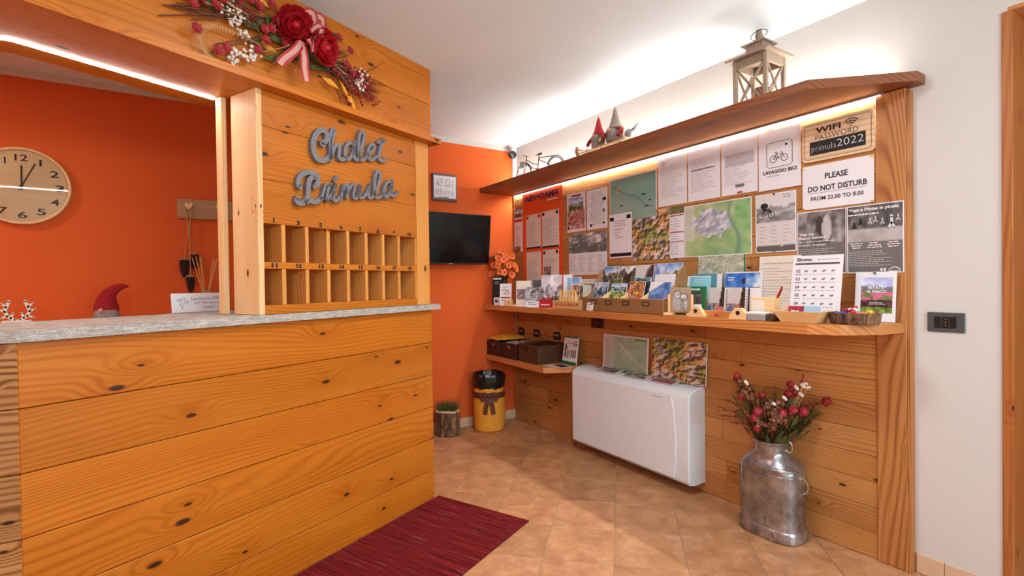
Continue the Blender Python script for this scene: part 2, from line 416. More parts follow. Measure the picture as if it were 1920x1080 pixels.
def wicker():
    s = N('woven_wicker'); tc = s.n('ShaderNodeTexCoord').outputs['Object']
    wv = s.n('ShaderNodeTexWave', wave_type='BANDS', bands_direction='Z'); s.t.links.new(tc, wv.inputs[0]); wv.inputs['Scale'].default_value = 34; wv.inputs['Distortion'].default_value = 1.5
    f = wv.outputs[1]; g = s.noise(s.vmath('MULTIPLY', tc, (130, 130, 30)), 1, 3, .6)
    k = s.math('MULTIPLY', f, g); c = s.ramp(k, [(.05, rgb(40, 22, 12)), (.35, rgb(92, 54, 28)), (.7, rgb(140, 88, 46))])
    s.bump(k, .8, .006); return s.set(.6, 0, c)
M['wicker'] = wicker()
M['darkbox'] = plain('dark_brown_fibre', rgb(52, 24, 18), .6, 0, .15, 50)
def bark():
    s = N('tree_bark'); tc = s.n('ShaderNodeTexCoord').outputs['Object']
    f = s.noise(s.vmath('MULTIPLY', tc, (38, 38, 9)), 1, 5, .7, .8)
    c = s.ramp(f, [(.35, rgb(44, 28, 18)), (.5, rgb(104, 72, 46)), (.68, rgb(164, 128, 92))]); s.bump(f, .9, .015); return s.set(.9, 0, c)
M['bark'] = bark()
M['endgrain'] = plain('cut_end_grain', rgb(222, 184, 136), .8, 0, .12, 30)
def vcol():
    s = N('printed_picture'); a = s.n('ShaderNodeVertexColor'); a.layer_name = 'Col'; return s.set(.45, 0, a.outputs[0])
M['print'] = vcol()
def vcol2():
    s = N('dried_plant'); a = s.n('ShaderNodeVertexColor'); a.layer_name = 'Col'
    tc = s.n('ShaderNodeTexCoord').outputs['Object']; f = s.noise(tc, 90, 2)
    c = s.mix(1, a.outputs[0], s.ramp(f, [(.3, (.7, .7, .7)), (.7, (1, 1, 1))]), 'MULTIPLY'); return s.set(.8, 0, c)
M['plant'] = vcol2()
def petal(name, col, dk):
    s = N(name); tc = s.n('ShaderNodeTexCoord').outputs['Object']; f = s.noise(tc, 60, 3)
    return s.set(.6, 0, s.ramp(f, [(.3, dk), (.7, col)]))
M['rose'] = petal('red_silk_petal', rgb(206, 22, 36), rgb(160, 8, 24))
M['leaf'] = petal('green_silk_leaf', rgb(92, 98, 38), rgb(44, 56, 20))
M['poppy'] = petal('orange_silk_petal', rgb(236, 120, 50), rgb(206, 74, 26))
M['blossom'] = petal('dark_red_blossom', rgb(176, 18, 30), rgb(104, 8, 18))
M['pinkbloom'] = petal('pink_dry_bloom', rgb(182, 50, 60), rgb(120, 24, 40))
M['hydrangea'] = petal('brown_dry_petal', rgb(152, 94, 56), rgb(76, 42, 26))
def striped():
    s = N('striped_ribbon'); tc = s.n('ShaderNodeTexCoord').outputs['UV']
    sp = s.n('ShaderNodeSeparateXYZ'); s.t.links.new(tc, sp.inputs[0])
    c = s.ramp(sp.outputs[0], [(0, rgb(170, 30, 36)), (.24, rgb(170, 30, 36)), (.26, rgb(206, 146, 130)), (.74, rgb(210, 154, 138)), (.76, rgb(170, 30, 36))], 'LINEAR'); return s.set(.6, 0, c)
M['striped'] = striped()

# ------------------------------------------------------------------ flat print: pictures, lines of text, lettering
def h2(x, y, s): 
    v = math.sin(x * 127.1 + y * 311.7 + s * 74.7) * 43758.5453; return v - math.floor(v)
def vn(x, y, s):
    xi, yi = math.floor(x), math.floor(y); fx, fy = x - xi, y - yi; fx = fx * fx * (3 - 2 * fx); fy = fy * fy * (3 - 2 * fy)
    a, b, c, d = h2(xi, yi, s), h2(xi + 1, yi, s), h2(xi, yi + 1, s), h2(xi + 1, yi + 1, s)
    return (a * (1 - fx) + b * fx) * (1 - fy) + (c * (1 - fx) + d * fx) * fy
def fbm(x, y, s, o=3): return sum(vn(x * 2 ** i, y * 2 ** i, s + i) * .5 ** (i + 1) for i in range(o)) / (1 - .5 ** o)
def lerp(a, b, t): t = max(0, min(1, t)); return tuple(x + (y - x) * t for x, y in zip(a, b))
def setcol(me, cols):
    at = me.color_attributes.new('Col', 'FLOAT_COLOR', 'POINT')
    at.data.foreach_set('color', [x for c in cols for x in (c[0], c[1], c[2], 1)])
def pic(parent, x0, x1, z0, z1, fn, nx=28, nz=28, y=-.0016, name='picture'):
    vs = []; cs = []; fs = []
    for j in range(nz + 1):
        for i in range(nx + 1):
            s, t = i / nx, j / nz; vs.append((x0 + (x1 - x0) * s, y, z0 + (z1 - z0) * t)); c = fn(s, t); cs.append((lin(c[0] / 255), lin(c[1] / 255), lin(c[2] / 255)))
    for j in range(nz):
        for i in range(nx): a = j * (nx + 1) + i; fs.append((a, a + 1, a + nx + 2, a + nx + 1))
    me = D.meshes.new(name); me.from_pydata(vs, [], fs); setcol(me, cs); me.materials.append(M['print'])
    return ob(name, me, None, parent)
def rects(parent, rs, mat, y=-.0022, name='print'):
    bm = B()
    for x0, x1, z0, z1 in rs:
        v = [bm.verts.new(p) for p in ((x0, y, z0), (x1, y, z0), (x1, y, z1), (x0, y, z1))]; bm.faces.new(v)
    return ob(name, bm, mat, parent)
def lines(parent, x0, x1, z0, z1, n, mat, seed=0, fill=.45, y=-.0022, minlen=.45, align='L', name='text_lines'):
    if mat is M['greyink']: mat = M['faint']
    r = random.Random(seed); rs = []; dz = (z1 - z0) / n
    for i in range(n):
        z = z1 - dz * (i + 1); x = x0; end = x0 + (x1 - x0) * r.uniform(minlen, 1)
        off = 0 if align == 'L' else ((x1 - x0) - (end - x0)) / 2
        while x < end - .004:
            wl = min(r.uniform(.006, .02), end - x); rs.append((x + off, x + off + wl, z + dz * .2, z + dz * (.2 + fill))); x += wl + .003
    return rects(parent, rs, mat, y, name)
TXT = []
def text(parent, string, x0, x1, z0, z1, mat, y=-.0024, bold=0.0, depth=0, name='lettering', shear=0):
    cu = D.curves.new(name, 'FONT'); cu.body = string; cu.offset = bold; cu.extrude = 0; cu.shear = shear; cu.align_x = 'LEFT'; cu.resolution_u = 3
    o = D.objects.new('t', cu); COL.objects.link(o); TXT.append((o, parent, x0, x1, z0, z1, mat, y, depth, name))
def flush_text():
    dg = bpy.context.evaluated_depsgraph_get(); res = []
    for rec in TXT: res.append(D.meshes.new_from_object(rec[0].evaluated_get(dg)))
    for (o, parent, x0, x1, z0, z1, mat, y, depth, name), me in zip(TXT, res):
        cu = o.data; D.objects.remove(o); D.curves.remove(cu)
        xs = [v.co.x for v in me.vertices]; ys = [v.co.y for v in me.vertices]; a, b, c, d = min(xs), max(xs), min(ys), max(ys)
        for v in me.vertices: v.co = Vector((x0 + (v.co.x - a) / (b - a) * (x1 - x0), y, z0 + (v.co.y - c) / (d - c) * (z1 - z0)))
        bm = B(); bm.from_mesh(me); D.meshes.remove(me)
        if depth:
            r = bmesh.ops.extrude_face_region(bm, geom=bm.faces[:]); bmesh.ops.translate(bm, vec=(0, -depth, 0), verts=[v for v in r['geom'] if isinstance(v, bmesh.types.BMVert)])
        bmesh.ops.recalc_face_normals(bm, faces=bm.faces[:])
        if not depth:
            bm.normal_update()
            bmesh.ops.reverse_faces(bm, faces=[f for f in bm.faces if f.normal.y > 0])
        ob(name, bm, mat, parent)
# picture painters: (s, t) in the unit square -> 0..255 colour
def mountain(seed, sky=((70, 130, 205), (226, 234, 242)), rock=(120, 118, 124), low=(74, 96, 48), snow=.0, hz=.55):
    def f(s, t):
        ridge = hz + .34 * (fbm(s * 3.1, 1.7, seed, 4) - .45); r2 = hz * .5 + .24 * (fbm(s * 4 + 9, 3.3, seed, 2) - .5)
        if t > ridge:
            c = lerp(sky[1], sky[0], (t - ridge) / (1 - ridge + .01)); k = fbm(s * 4, t * 7, seed + 5); return lerp(c, (246, 246, 246), (k - .55) * 4)
        if t > r2:
            k = fbm(s * 11, t * 11, seed + 2, 4); c = lerp(tuple(x * .3 for x in rock), tuple(min(255, x * 1.7) for x in rock), (k - .25) * 2.1)
            return lerp(c, (240, 240, 244), snow * 3 * (k - .35))
        k = fbm(s * 13, t * 15, seed + 3, 4); return lerp(tuple(x * .3 for x in low), tuple(min(255, x * 1.8) for x in low), (k - .25) * 2)
    return f
def blotch(seed, pal, sc=7, sharp=1.6):
    def f(s, t):
        k = fbm(s * sc, t * sc, seed, 4); k = max(0, min(.999, (k - .5) * sharp + .5)); i = k * (len(pal) - 1); j = int(i); c = lerp(pal[j], pal[j + 1], i - j)
        g = .8 + .4 * fbm(s * sc * 5, t * sc * 5, seed + 8, 2); return tuple(max(0, min(255, x * g)) for x in c)
    return f
def flat(c): return lambda s, t: c
SAT = [(70, 66, 100), (104, 96, 84), (140, 132, 70), (176, 128, 78), (196, 148, 96), (160, 150, 84), (220, 216, 226)]
RELIEF = [(232, 228, 222), (176, 186, 196), (150, 160, 178), (150, 178, 130), (90, 150, 78), (160, 186, 110), (214, 206, 176)]

def terrain(seed, sc=8, snow=.62, pale=.22):
    def f(s, t):
        e = .012; hgt = fbm(s * sc, t * sc, seed, 4); sh = (fbm((s + e) * sc, (t - e) * sc, seed, 4) - fbm((s - e) * sc, (t + e) * sc, seed, 4)) * 5
        k = fbm(s * 2.6 + 4, t * 2.6, seed + 20, 2)
        c = lerp((126, 134, 62), (186, 134, 84), (k - .36) * 4)
        c = lerp(c, (206, 160, 108), (hgt - .42) * 3); c = lerp(c, (112, 104, 140), (hgt - .52) * 6 if k < .55 else 0); c = lerp(c, (226, 224, 236), (hgt - snow + (k - .5) * .3) * 9)
        g = max(.45, min(1.45, 1 + sh * 1.3)) * (.86 + .28 * fbm(s * sc * 6, t * sc * 6, seed + 9, 2)); return lerp(tuple(max(0, min(255, x * g)) for x in c), (150, 132, 116), pale)
    return f
# sheet of paper pinned to the panel: u along the wall, z up
def sheet(name, label, cat, u0, u1, z0, z1, d=.0415, mat='paper', group=None, tilt=0, rz=RZ, th=.0012):
    loc = RW((u0 + u1) / 2, d, z0); t = thing(name, label, cat, loc, rz, group, rot=(-tilt, 0, rz))
    bm = B(); w2 = (u1 - u0) / 2; bx(bm, -w2, w2, -th, 0, 0, z1 - z0); ob('page', bm, M[mat], t); return t, w2, z1 - z0

# ================================================================== SETTING
X0, Y0, H = -4.4, -5.4, 2.395
bm = B(); bx(bm, X0, 0, Y0, 0, -.06, -.004); struct('floor', bm, M['grout'])
floor = D.objects['floor']
a_ang = math.radians(45); TS = .30261
ax = Vector((.7071, -.7071)); ay = Vector((.7071, .7071))

def set_tiles(origin):
    g = .0018; sh = None
    for i in range(-14, 16):
        for j in range(-14, 16):
            c = origin + ax * ((i + .5) * TS) - ay * ((j + .5) * TS)
            hs = TS / 2 - g
            P = [c + ax * (sx * hs) + ay * (sy * hs) for sx, sy in ((-1, -1), (1, -1), (1, 1), (-1, 1))]
            if not (-3.3 < c.x < .12 and -4.75 < c.y < .12): continue
            rel = Vector((c.x, c.y, 0)) - CO
            uu, vv = rel.dot(CDV), rel.dot(CNV)
            if vv < -.75 and uu < -.05: continue                       # behind the counter the floor is out of sight
            q = clip_poly([(p.x, p.y) for p in P], X0, -.001, Y0, -.001)
            if len(q) < 3: continue
            ar = abs(sum(q[k - 1][0] * q[k][1] - q[k][0] * q[k - 1][1] for k in range(len(q)))) / 2
            if ar < .002: continue
            whole = len(q) == 4 and ar > .99 * (2 * hs) ** 2
            if whole:
                if sh is None:
                    bm = B(); box(bm, (0, 0, 0), (2 * hs, 2 * hs, .008), 0, .0012); sh = mesh('tile', bm, M['tile'])
                ob('tile', sh, None, floor, (c.x, c.y, -.004), (0, 0, -PI / 4))
            else:
                bm = B(); prism(bm, [(p[0] - c.x, p[1] - c.y) for p in q], -.004, .004); ob('tile', bm, M['tile'], floor, (c.x, c.y, -.004))
TILE_ORIGIN = Vector((-.130, -1.340))
set_tiles(TILE_ORIGIN)
bm = B(); bx(bm, X0 - .15, .15, Y0 - .15, .15, H, H + .1); struct('ceiling', bm, M['ceil'])
bm = B(); bx(bm, X0 - .15, .15, 0, .15, -.06, H); struct('wall_back', bm, M['orange'])
bm = B(); bx(bm, X0, 0, -.003, 0, 2.352, H); struct('trim_1', bm, M['white'])        # unpainted strip above the orange
DY = -3.181                                                                          # door opening in the right wall
bm = B(); bx(bm, 0, .15, DY - .015, 0, -.06, H); bx(bm, 0, .15, DY - 1.0, DY - .015, 2.16, H); bx(bm, 0, .15, Y0, DY - 1.0, -.06, H); struct('wall_right', bm, M['white'])
bm = B(); bx(bm, X0 - .15, X0, Y0, 0, -.06, H); struct('wall_left', bm, M['orange'])
bm = B(); bx(bm, X0, -2.1, Y0 - .15, Y0, -.06, H); bx(bm, -.3, 0, Y0 - .15, Y0, -.06, H); bx(bm, -2.1, -.3, Y0 - .15, Y0, -.06, .6); bx(bm, -2.1, -.3, Y0 - .15, Y0, 2.15, H); struct('wall_front', bm, M['white'])
win = D.objects.new('window_1', None); COL.objects.link(win); win.location = (-1.2, Y0 - .08, .6); win['kind'] = 'structure'
bm = B(); bx(bm, -.9, -.84, -.03, .03, 0, 1.55); bx(bm, .84, .9, -.03, .03, 0, 1.55); bx(bm, -.84, .84, -.03, .03, 0, .06); bx(bm, -.84, .84, -.03, .03, 1.49, 1.55); bx(bm, -.03, .03, -.03, .03, .06, 1.49)
ob('window_frame', bm, M['door'], win)
for k in (-1, 1):
    bm = B(); bx(bm, k * .435 - .405, k * .435 + .405, -.004, .004, .06, 1.49); ob('pane', bm, M['glazing'], win)
# door lining of the opening at the right
dr = D.objects.new('door_1', None); COL.objects.link(dr); dr.location = (0, DY, 0); dr['kind'] = 'structure'
bm = B(); bx(bm, -.006, .27, -.030, 0, -.004, 2.145, .002); ob('jamb', bm, M['door'], dr)
bm = B(); bx(bm, -.006, .27, -1.0, -.97, -.004, 2.145, .002); ob('jamb', bm, M['door'], dr)
bm = B(); bx(bm, -.13, .13, -.5, .5, -.015, .015, .002); me = mesh('lintel', bm, M['shelf']); ob('lintel', me, None, dr, (.132, -.5, 2.145 + .016))
bm = B(); bx(bm, .24, .268, -.965, -.035, 0, 2.14); ob('door_leaf', bm, M['door'], dr)
# skirting
def skirt(name, pts, rz, loc):
    o = D.objects.new(name, None); COL.objects.link(o); o.location = loc; o.rotation_euler = (0, 0, rz); o['kind'] = 'structure'
    for a, b in pts:
        bm = B(); bx(bm, a + .001, b - .001, -.009, 0, 0, .078, .002); ob('tile', bm, M['skirt'], o)
skirt('baseboard_right', [(2.921, 3.012), (3.012, 3.179)], RZ, (0, 0, 0))
skirt('baseboard_back', [(-1.45, -1.12), (-1.12, -.79), (-.79, -.46), (-.46, -.13), (-.13, -.042)], 0, (0, 0, 0))

# ================================================================== RECEPTION COUNTER (frame: right lower corner, face at y = 0)
ctr = thing('reception_counter', 'long honey-coloured pine plank reception counter under the grey stone top', 'counter', tuple(CO), CA)
ZJ = [.0, .160, .332, .511, .691, .871, 1.055]
TURN = math.radians(29)
for a, b in zip(ZJ, ZJ[1:]):
    bm = B(); bx(bm, -.85, .85, 0, .02, -(b - a) / 2 + .0012, (b - a) / 2 - .0012, .0022)
    ob('plank', bm, M['counter'], ctr, (-.851, 0, (a + b) / 2))
bm = B(); bx(bm, -1.695, -.004, .0205, .46, .0, 1.054); ob('carcass', bm, M['counter'], ctr)
L2 = 1.25
lf = (math.cos(TURN), math.sin(TURN))
for a, b in zip(ZJ, ZJ[1:]):
    bm = B(); bx(bm, -L2 / 2, L2 / 2, 0, .02, -(b - a) / 2 + .0012, (b - a) / 2 - .0012, .0022)
    ob('plank', bm, M['old_v'], ctr, (-1.702 - lf[0] * L2 / 2, lf[1] * L2 / 2, (a + b) / 2), (0, 0, -TURN))
bm = B(); bx(bm, -L2, -.14, .0205, .42, 0, 1.054); ob('carcass', bm, M['old_v'], ctr, (-1.702, 0, 0), (0, 0, -TURN))
tn = math.tan(TURN / 2)
def strip_poly(y0, y1, xr, L):
    """outline in the counter frame of a band from depth y0 (front) to y1 (back): straight part, then the part past the bend"""
    A = (-1.702 + tn * y0, y0); Bk = (-1.702 + tn * y1, y1)
    n = Vector((math.sin(TURN), math.cos(TURN)))                     # inward normal of the turned face
    d = Vector((-lf[0], lf[1])); O = Vector((-1.702, 0))
    f1 = O + d * L + n * y0; b1 = O + d * L + n * y1
    return [(xr, y0), (xr, y1), Bk, A], [A, Bk, tuple(b1), tuple(f1)]
top = thing('counter_top', 'grey gneiss slab lying along the top of the plank counter', 'worktop', tuple(CO), CA)
p, q = strip_poly(-.024, .512, .046, L2)
bm = B(); prism(bm, p, 1.0555, 1.0855); ob('slab', bm, M['slab'], top)
bm = B(); prism(bm, q, 1.0555, 1.0855); ob('slab', bm, M['slab'], top)

# ---- header beam above the opening
beam = thing('header_beam', 'broad pine header beam with a light strip in its underside, above the counter', 'beam', tuple(CO) , CA)
beam.location.z = 1.972
p, q = strip_poly(0.002, .022, .018, L2)
for a, b in ((.0285, .225), (.227, .4225)):
    bm = B(); ln = 1.72; bx(bm, -ln / 2, ln / 2, 0, .02, -(b - a) / 2, (b - a) / 2, .0015); ob('fascia_board', bm, M['counter'], beam, (.018 - ln / 2, .002, (a + b) / 2))
    bm = B(); bx(bm, -L2 / 2, L2 / 2, 0, .02, -(b - a) / 2, (b - a) / 2, .0015); ob('fascia_board', bm, M['counter'], beam, (-1.7025 - lf[0] * L2 / 2, .002 + lf[1] * L2 / 2, (a + b) / 2), (0, 0, -TURN))
for y0, y1 in ((-.062, .102), (.103, .2455), (.2645, .375)):
    p, q = strip_poly(y0, y1, .03, L2)
    for pts in (p, q):
        cx = sum(a[0] for a in pts) / 4; cy = sum(a[1] for a in pts) / 4; rr = 0 if pts is p else -TURN
        c, s = math.cos(-rr), math.sin(-rr)
        bm = B(); prism(bm, [((a - cx) * c - (b - cy) * s, (a - cx) * s + (b - cy) * c) for a, b in pts], 0, .028); ob('soffit_board', bm, M['counter'], beam, (cx, cy, 0), (0, 0, rr))
p, q = strip_poly(.355, .375, .018, L2)
bm = B(); prism(bm, p, .0285, .4225); prism(bm, q, .0285, .4225); ob('back_board', bm, M['counter'], beam)
for pts in strip_poly(.2465, .2635, -1.03, L2):
    bm = B(); prism(bm, pts, .006, .028); ob('led_profile', bm, M['alu'], beam)
for pts in strip_poly(.2475, .2625, -1.03, L2 - .02):
    bm = B(); prism(bm, pts, -.0030, .0055); ob('led_strip', bm, M['led_beam'], beam)

# ---- key cabinet standing on the counter
cab = thing('key_cabinet', 'pine pigeonhole key cabinet with numbered slots standing on the stone counter top', 'cabinet', CW(0, 0, 1.0865), CA)
ZB, ZT = 0, .885
def cbox(name, x0, x1, y0, y1, z0, z1, m='counter', bev=.0012):
    bm = B(); c = ((x0 + x1) / 2, (y0 + y1) / 2, (z0 + z1) / 2)
    bx(bm, x0 - c[0], x1 - c[0], y0 - c[1], y1 - c[1], z0 - c[2], z1 - c[2], bev); return ob(name, bm, M[m], cab, c)
cbox('side_post', -1.006, -.982, 0, .176, 0, ZT, 'pale_lit_v')
cbox('corner_post', -.111, -.012, 0, .022, 0, ZT, 'counter_v')
cbox('side_panel', -.036, -.013, .0225, .176, 0, ZT, 'counter_v')
for a, b in ((.362, .534), (.535, .744), (.745, ZT)): cbox('plank', -.9815, -.1115, .004, .022, a, b)
cbox('back_panel', -.9815, -.0365, .158, .175, 0, .40)
cbox('shelf', -.9815, -.1115, .004, .1575, .0, .036); cbox('shelf', -.9815, -.1115, .004, .1575, .1815, .2085); cbox('shelf', -.9815, -.1115, .0225, .1575, .362, .38)
for k in range(7):
    xc = -.894 + k * .1087
    for z0, z1 in ((.0365, .181), (.209, .3615)): cbox('divider', xc - .0085, xc + .0085, .006, .1575, z0, z1, 'counter_v', 0)
for z0, z1 in ((.0365, .181), (.209, .3615)): cbox('divider', -.1235, -.1115, .006, .1575, z0, z1, 'counter_v', 0)
for k, s in enumerate(('1', '3', '5', '6', '7', '8', '9', '10')):
    x = -.937 + k * .1102; wd = .0032 if s == '1' else .0075 if len(s) == 1 else .013
    text(cab, s, x - wd, x + wd, .366, .386, M['ink'], .003, .06, name='numeral')
for k, s in enumerate(('11', '12', '13', '14', '15', '16', '17', '18')):
    x = -.937 + k * .1102; text(cab, s, x - .013, x + .013, .187, .205, M['ink'], .003, .06, name='numeral')
bat = thing('jamb_batten', 'slim pine batten upright on the stone top just left of the key cabinet', 'post', CW(-1.018, .206, 1.0865), CA)
bm = B(); bx(bm, -.011, .011, 0, .042, -.4425, .4425, .002); ob('batten', bm, M['pale_lit_v'], bat, (0, 0, .4425))

# ---- carved lettering on the cabinet
STR = {'C': [[(-.712, 1.812), (-.719, 1.818), (-.705, 1.824), (-.692, 1.842), (-.694, 1.868), (-.719, 1.874), (-.745, 1.852), (-.762, 1.812), (-.76, 1.773), (-.744, 1.746), (-.72, 1.742), (-.693, 1.754), (-.671, 1.772)]],
'h': [[(-.678, 1.759), (-.674, 1.795), (-.665, 1.845), (-.651, 1.884), (-.657, 1.892), (-.67, 1.87), (-.674, 1.825), (-.674, 1.795), (-.671, 1.755)], [(-.67, 1.77), (-.652, 1.815), (-.634, 1.829), (-.624, 1.821), (-.629, 1.778), (-.612, 1.767), (-.593, 1.778)]],
'a': [[(-.546, 1.853), (-.57, 1.852), (-.591, 1.824), (-.595, 1.789), (-.581, 1.775), (-.559, 1.793), (-.539, 1.839)], [(-.534, 1.862), (-.544, 1.823), (-.542, 1.79), (-.525, 1.784), (-.507, 1.797)]],
'l': [[(-.517, 1.793), (-.499, 1.844), (-.481, 1.896), (-.484, 1.921), (-.498, 1.922), (-.512, 1.892), (-.515, 1.841), (-.51, 1.795), (-.492, 1.79), (-.472, 1.804)]],
'e': [[(-.464, 1.816), (-.432, 1.843), (-.416, 1.866), (-.428, 1.877), (-.45, 1.859), (-.459, 1.829), (-.451, 1.803), (-.43, 1.803), (-.405, 1.822)]],
't': [[(-.36, 1.918), (-.377, 1.875), (-.389, 1.831), (-.384, 1.81), (-.362, 1.811), (-.344, 1.821)], [(-.396, 1.893), (-.376, 1.903), (-.346, 1.914)]],
'P': [[(-.829, 1.61), (-.838, 1.619), (-.832, 1.648), (-.81, 1.67), (-.78, 1.68), (-.753, 1.678), (-.74, 1.66), (-.743, 1.64), (-.758, 1.621)], [(-.757, 1.663), (-.776, 1.656), (-.788, 1.633), (-.791, 1.6), (-.794, 1.571), (-.809, 1.55), (-.831, 1.542), (-.845, 1.549), (-.843, 1.563)], [(-.805, 1.551), (-.782, 1.559), (-.757, 1.557), (-.727, 1.575)]],
'r': [[(-.727, 1.575), (-.714, 1.608), (-.705, 1.636), (-.696, 1.644), (-.687, 1.639), (-.676, 1.645)], [(-.683, 1.64), (-.694, 1.607), (-.699, 1.571)], [(-.699, 1.571), (-.684, 1.59), (-.67, 1.603)]],
'i': [[(-.675, 1.584), (-.656, 1.624), (-.649, 1.647)], [(-.649, 1.647), (-.662, 1.604), (-.657, 1.575), (-.639, 1.581), (-.625, 1.598)], [(-.655, 1.665), (-.641, 1.684)]],
'm': [[(-.625, 1.579), (-.613, 1.623), (-.603, 1.654)], [(-.613, 1.623), (-.591, 1.656), (-.58, 1.652), (-.59, 1.595)], [(-.586, 1.619), (-.557, 1.663), (-.542, 1.662), (-.551, 1.612), (-.541, 1.6), (-.521, 1.61)]],
'u': [[(-.521, 1.61), (-.503, 1.67), (-.514, 1.629), (-.509, 1.608), (-.486, 1.617), (-.462, 1.652), (-.448, 1.679)], [(-.448, 1.679), (-.461, 1.636), (-.455, 1.615), (-.434, 1.622), (-.418, 1.639)]],
'l2': [[(-.423, 1.632), (-.398, 1.686), (-.383, 1.726), (-.386, 1.748), (-.403, 1.749), (-.416, 1.72), (-.422, 1.666), (-.416, 1.627), (-.394, 1.624), (-.371, 1.641)]],
'a2': [[(-.307, 1.715), (-.333, 1.711), (-.355, 1.681), (-.36, 1.649), (-.346, 1.634), (-.323, 1.652), (-.305, 1.692)], [(-.297, 1.721), (-.311, 1.679), (-.309, 1.65), (-.289, 1.648), (-.266, 1.668)], [(-.371, 1.641), (-.36, 1.649)]]}
WID = {'C': .023, 'P': .021, 'h': .0175, 'm': .0122, 'u': .0132, 'r': .0122, 'i': .0138}
for nm, keys, lab in (('Chalet', ('C', 'h', 'a', 'l', 'e', 't'), 'upper word of grey script letters on the key cabinet front'), ('Primula', ('P', 'r', 'i', 'm', 'u', 'l2', 'a2'), 'lower and longer word of grey script letters above the pigeonholes')):
    zb = 1.74 if nm == 'Chalet' else 1.54
    t = thing('wooden_lettering', lab, 'sign', CW(0, 0, zb), CA)
    for k in keys:
        bm = B()
        for st in STR[k]: ribbon(bm, [(x, z - zb) for x, z in st], WID.get(k, .0162), -.019, .0035)
        ob('letter', bm, M['grey'], t)

# ---- rug in front of the counter
bm = B(); bx(bm, -1.1, 1.1, -.295, .295, 0, .007, .002)
tag(ob('rag_rug', bm, M['rug'], None, CW(.022 - 1.1, -.305, .0006), (0, 0, CA)), 'dark red woven rag rug lying along the foot of the plank counter', 'rug')

# ================================================================== BOARDED WALL PANEL, CORNICE, SHELVES
pan = thing('wall_cladding', 'brushed pine board cladding on the wall behind the notices and heater', 'panel', (0, 0, 0), RZ)
bm = B(); bx(bm, .0, 2.9, -.02, -.0005, .002, 1.964); ob('backing', bm, M['panel'], pan)
rr = random.Random(3); rows = 18; rh = 1.962 / rows
for k in range(rows):
    u = .032
    while u < 2.79:
        e = u + rr.uniform(.75, 1.5)
        if u == .032: e = .032 + rr.uniform(.3, 1.3)
        if e > 2.45: e = 2.799
        bm = B(); o_ = rr.uniform(-.0012, .0012); bx(bm, -(e - u) / 2 + .0007, (e - u) / 2 - .0007, -.0095, .0095, -rh / 2 + .0008, rh / 2 - .0008, .0014)
        ob('board', bm, M['panel'], pan, ((u + e) / 2, -.0296 + o_, .001 + (k + .5) * rh)); u = e
bm = B(); bx(bm, -.0145, .0145, -.012, .012, -.98, .98, .002); ob('corner_batten', bm, M['panel_v'], pan, (.0155, -.0325, .982))
bm = B(); bx(bm, -.053, .053, -.022, .022, -.98, .98, .002); ob('end_board', bm, M['panel_v'], pan, (2.853, -.0225, .982))
bm = B(); bx(bm, -.005, .005, -.02, .02, -.975, .975); ob('edge_strip', bm, M['panel_v'], pan, (2.9125, -.0206, .977))
cor = thing('cornice_shelf', 'brown plank cornice with a chamfered right end and light strips, above the notices', 'shelf', (0, 0, 1.9655))
bm = B(); prism(bm, [(-.0005, -.0005), (-.372, -.0005), (-.36, -2.685), (-.074, -2.957), (-.0005, -2.957)], 0, .038); ob('board', bm, M['cornice'], cor)
bm = B(); bx(bm, -.0560, -.0408, -2.83, -.03, -.0085, -.0003); ob('led_profile', bm, M['alu'], cor)
bm = B(); bx(bm, -.0442, -.0411, -2.82, -.04, -.0094, -.0087); ob('led_strip', bm, M['led_down'], cor)
bm = B(); bx(bm, -.0555, -.0445, -2.82, -.04, -.0100, -.0087); ob('led_diffuser', bm, M['led_soft'], cor)
bm = B(); bx(bm, -.064, -.03, -2.80, -.03, .0385, .046); ob('led_profile', bm, M['alu'], cor)
bm = B(); bx(bm, -.053, -.041, -2.79, -.04, .0465, .0495); ob('led_strip', bm, M['led_up'], cor)
S = 1.016
shf = thing('long_shelf', 'long pine shelf full of leaflets running along the board cladding', 'shelf', (0, 0, .975))
bm = B(); prism(bm, [(-.0455, -.001), (-.353, -.001), (-.385, -2.69), (-.34, -2.79), (-.20, -2.88), (-.0455, -2.90)], 0, .0405); ob('board', bm, M['shelf'], shf)
lsh = thing('low_shelf', 'short pine shelf under the long shelf holding three baskets', 'shelf', (0, 0, .552))
bm = B(); prism(bm, [(-.0455, -.001), (-.340, -.001), (-.362, -.862), (-.20, -.952), (-.0455, -.952)], 0, .039); ob('board', bm, M['shelf'], lsh)

# ================================================================== NOTICES ON THE CLADDING
# left strip flyer
t, w2, h = sheet('flyer', 'narrow white flyer with blue photo band, in the corner beside the orange wall', 'notice', .033, .152, 1.463, 1.835)
pic(t, -w2, w2, .30, h, mountain(3, rock=(110, 90, 120)), 14, 10); rects(t, [(-w2, w2, .262, .285)], M['redpaint']); lines(t, -w2 + .02, w2 - .02, .03, .24, 14, M['greyink'], 1)
pic(t, -w2, w2 - .03, 0, .05, blotch(4, [(70, 50, 40), (150, 120, 100)]), 8, 4)
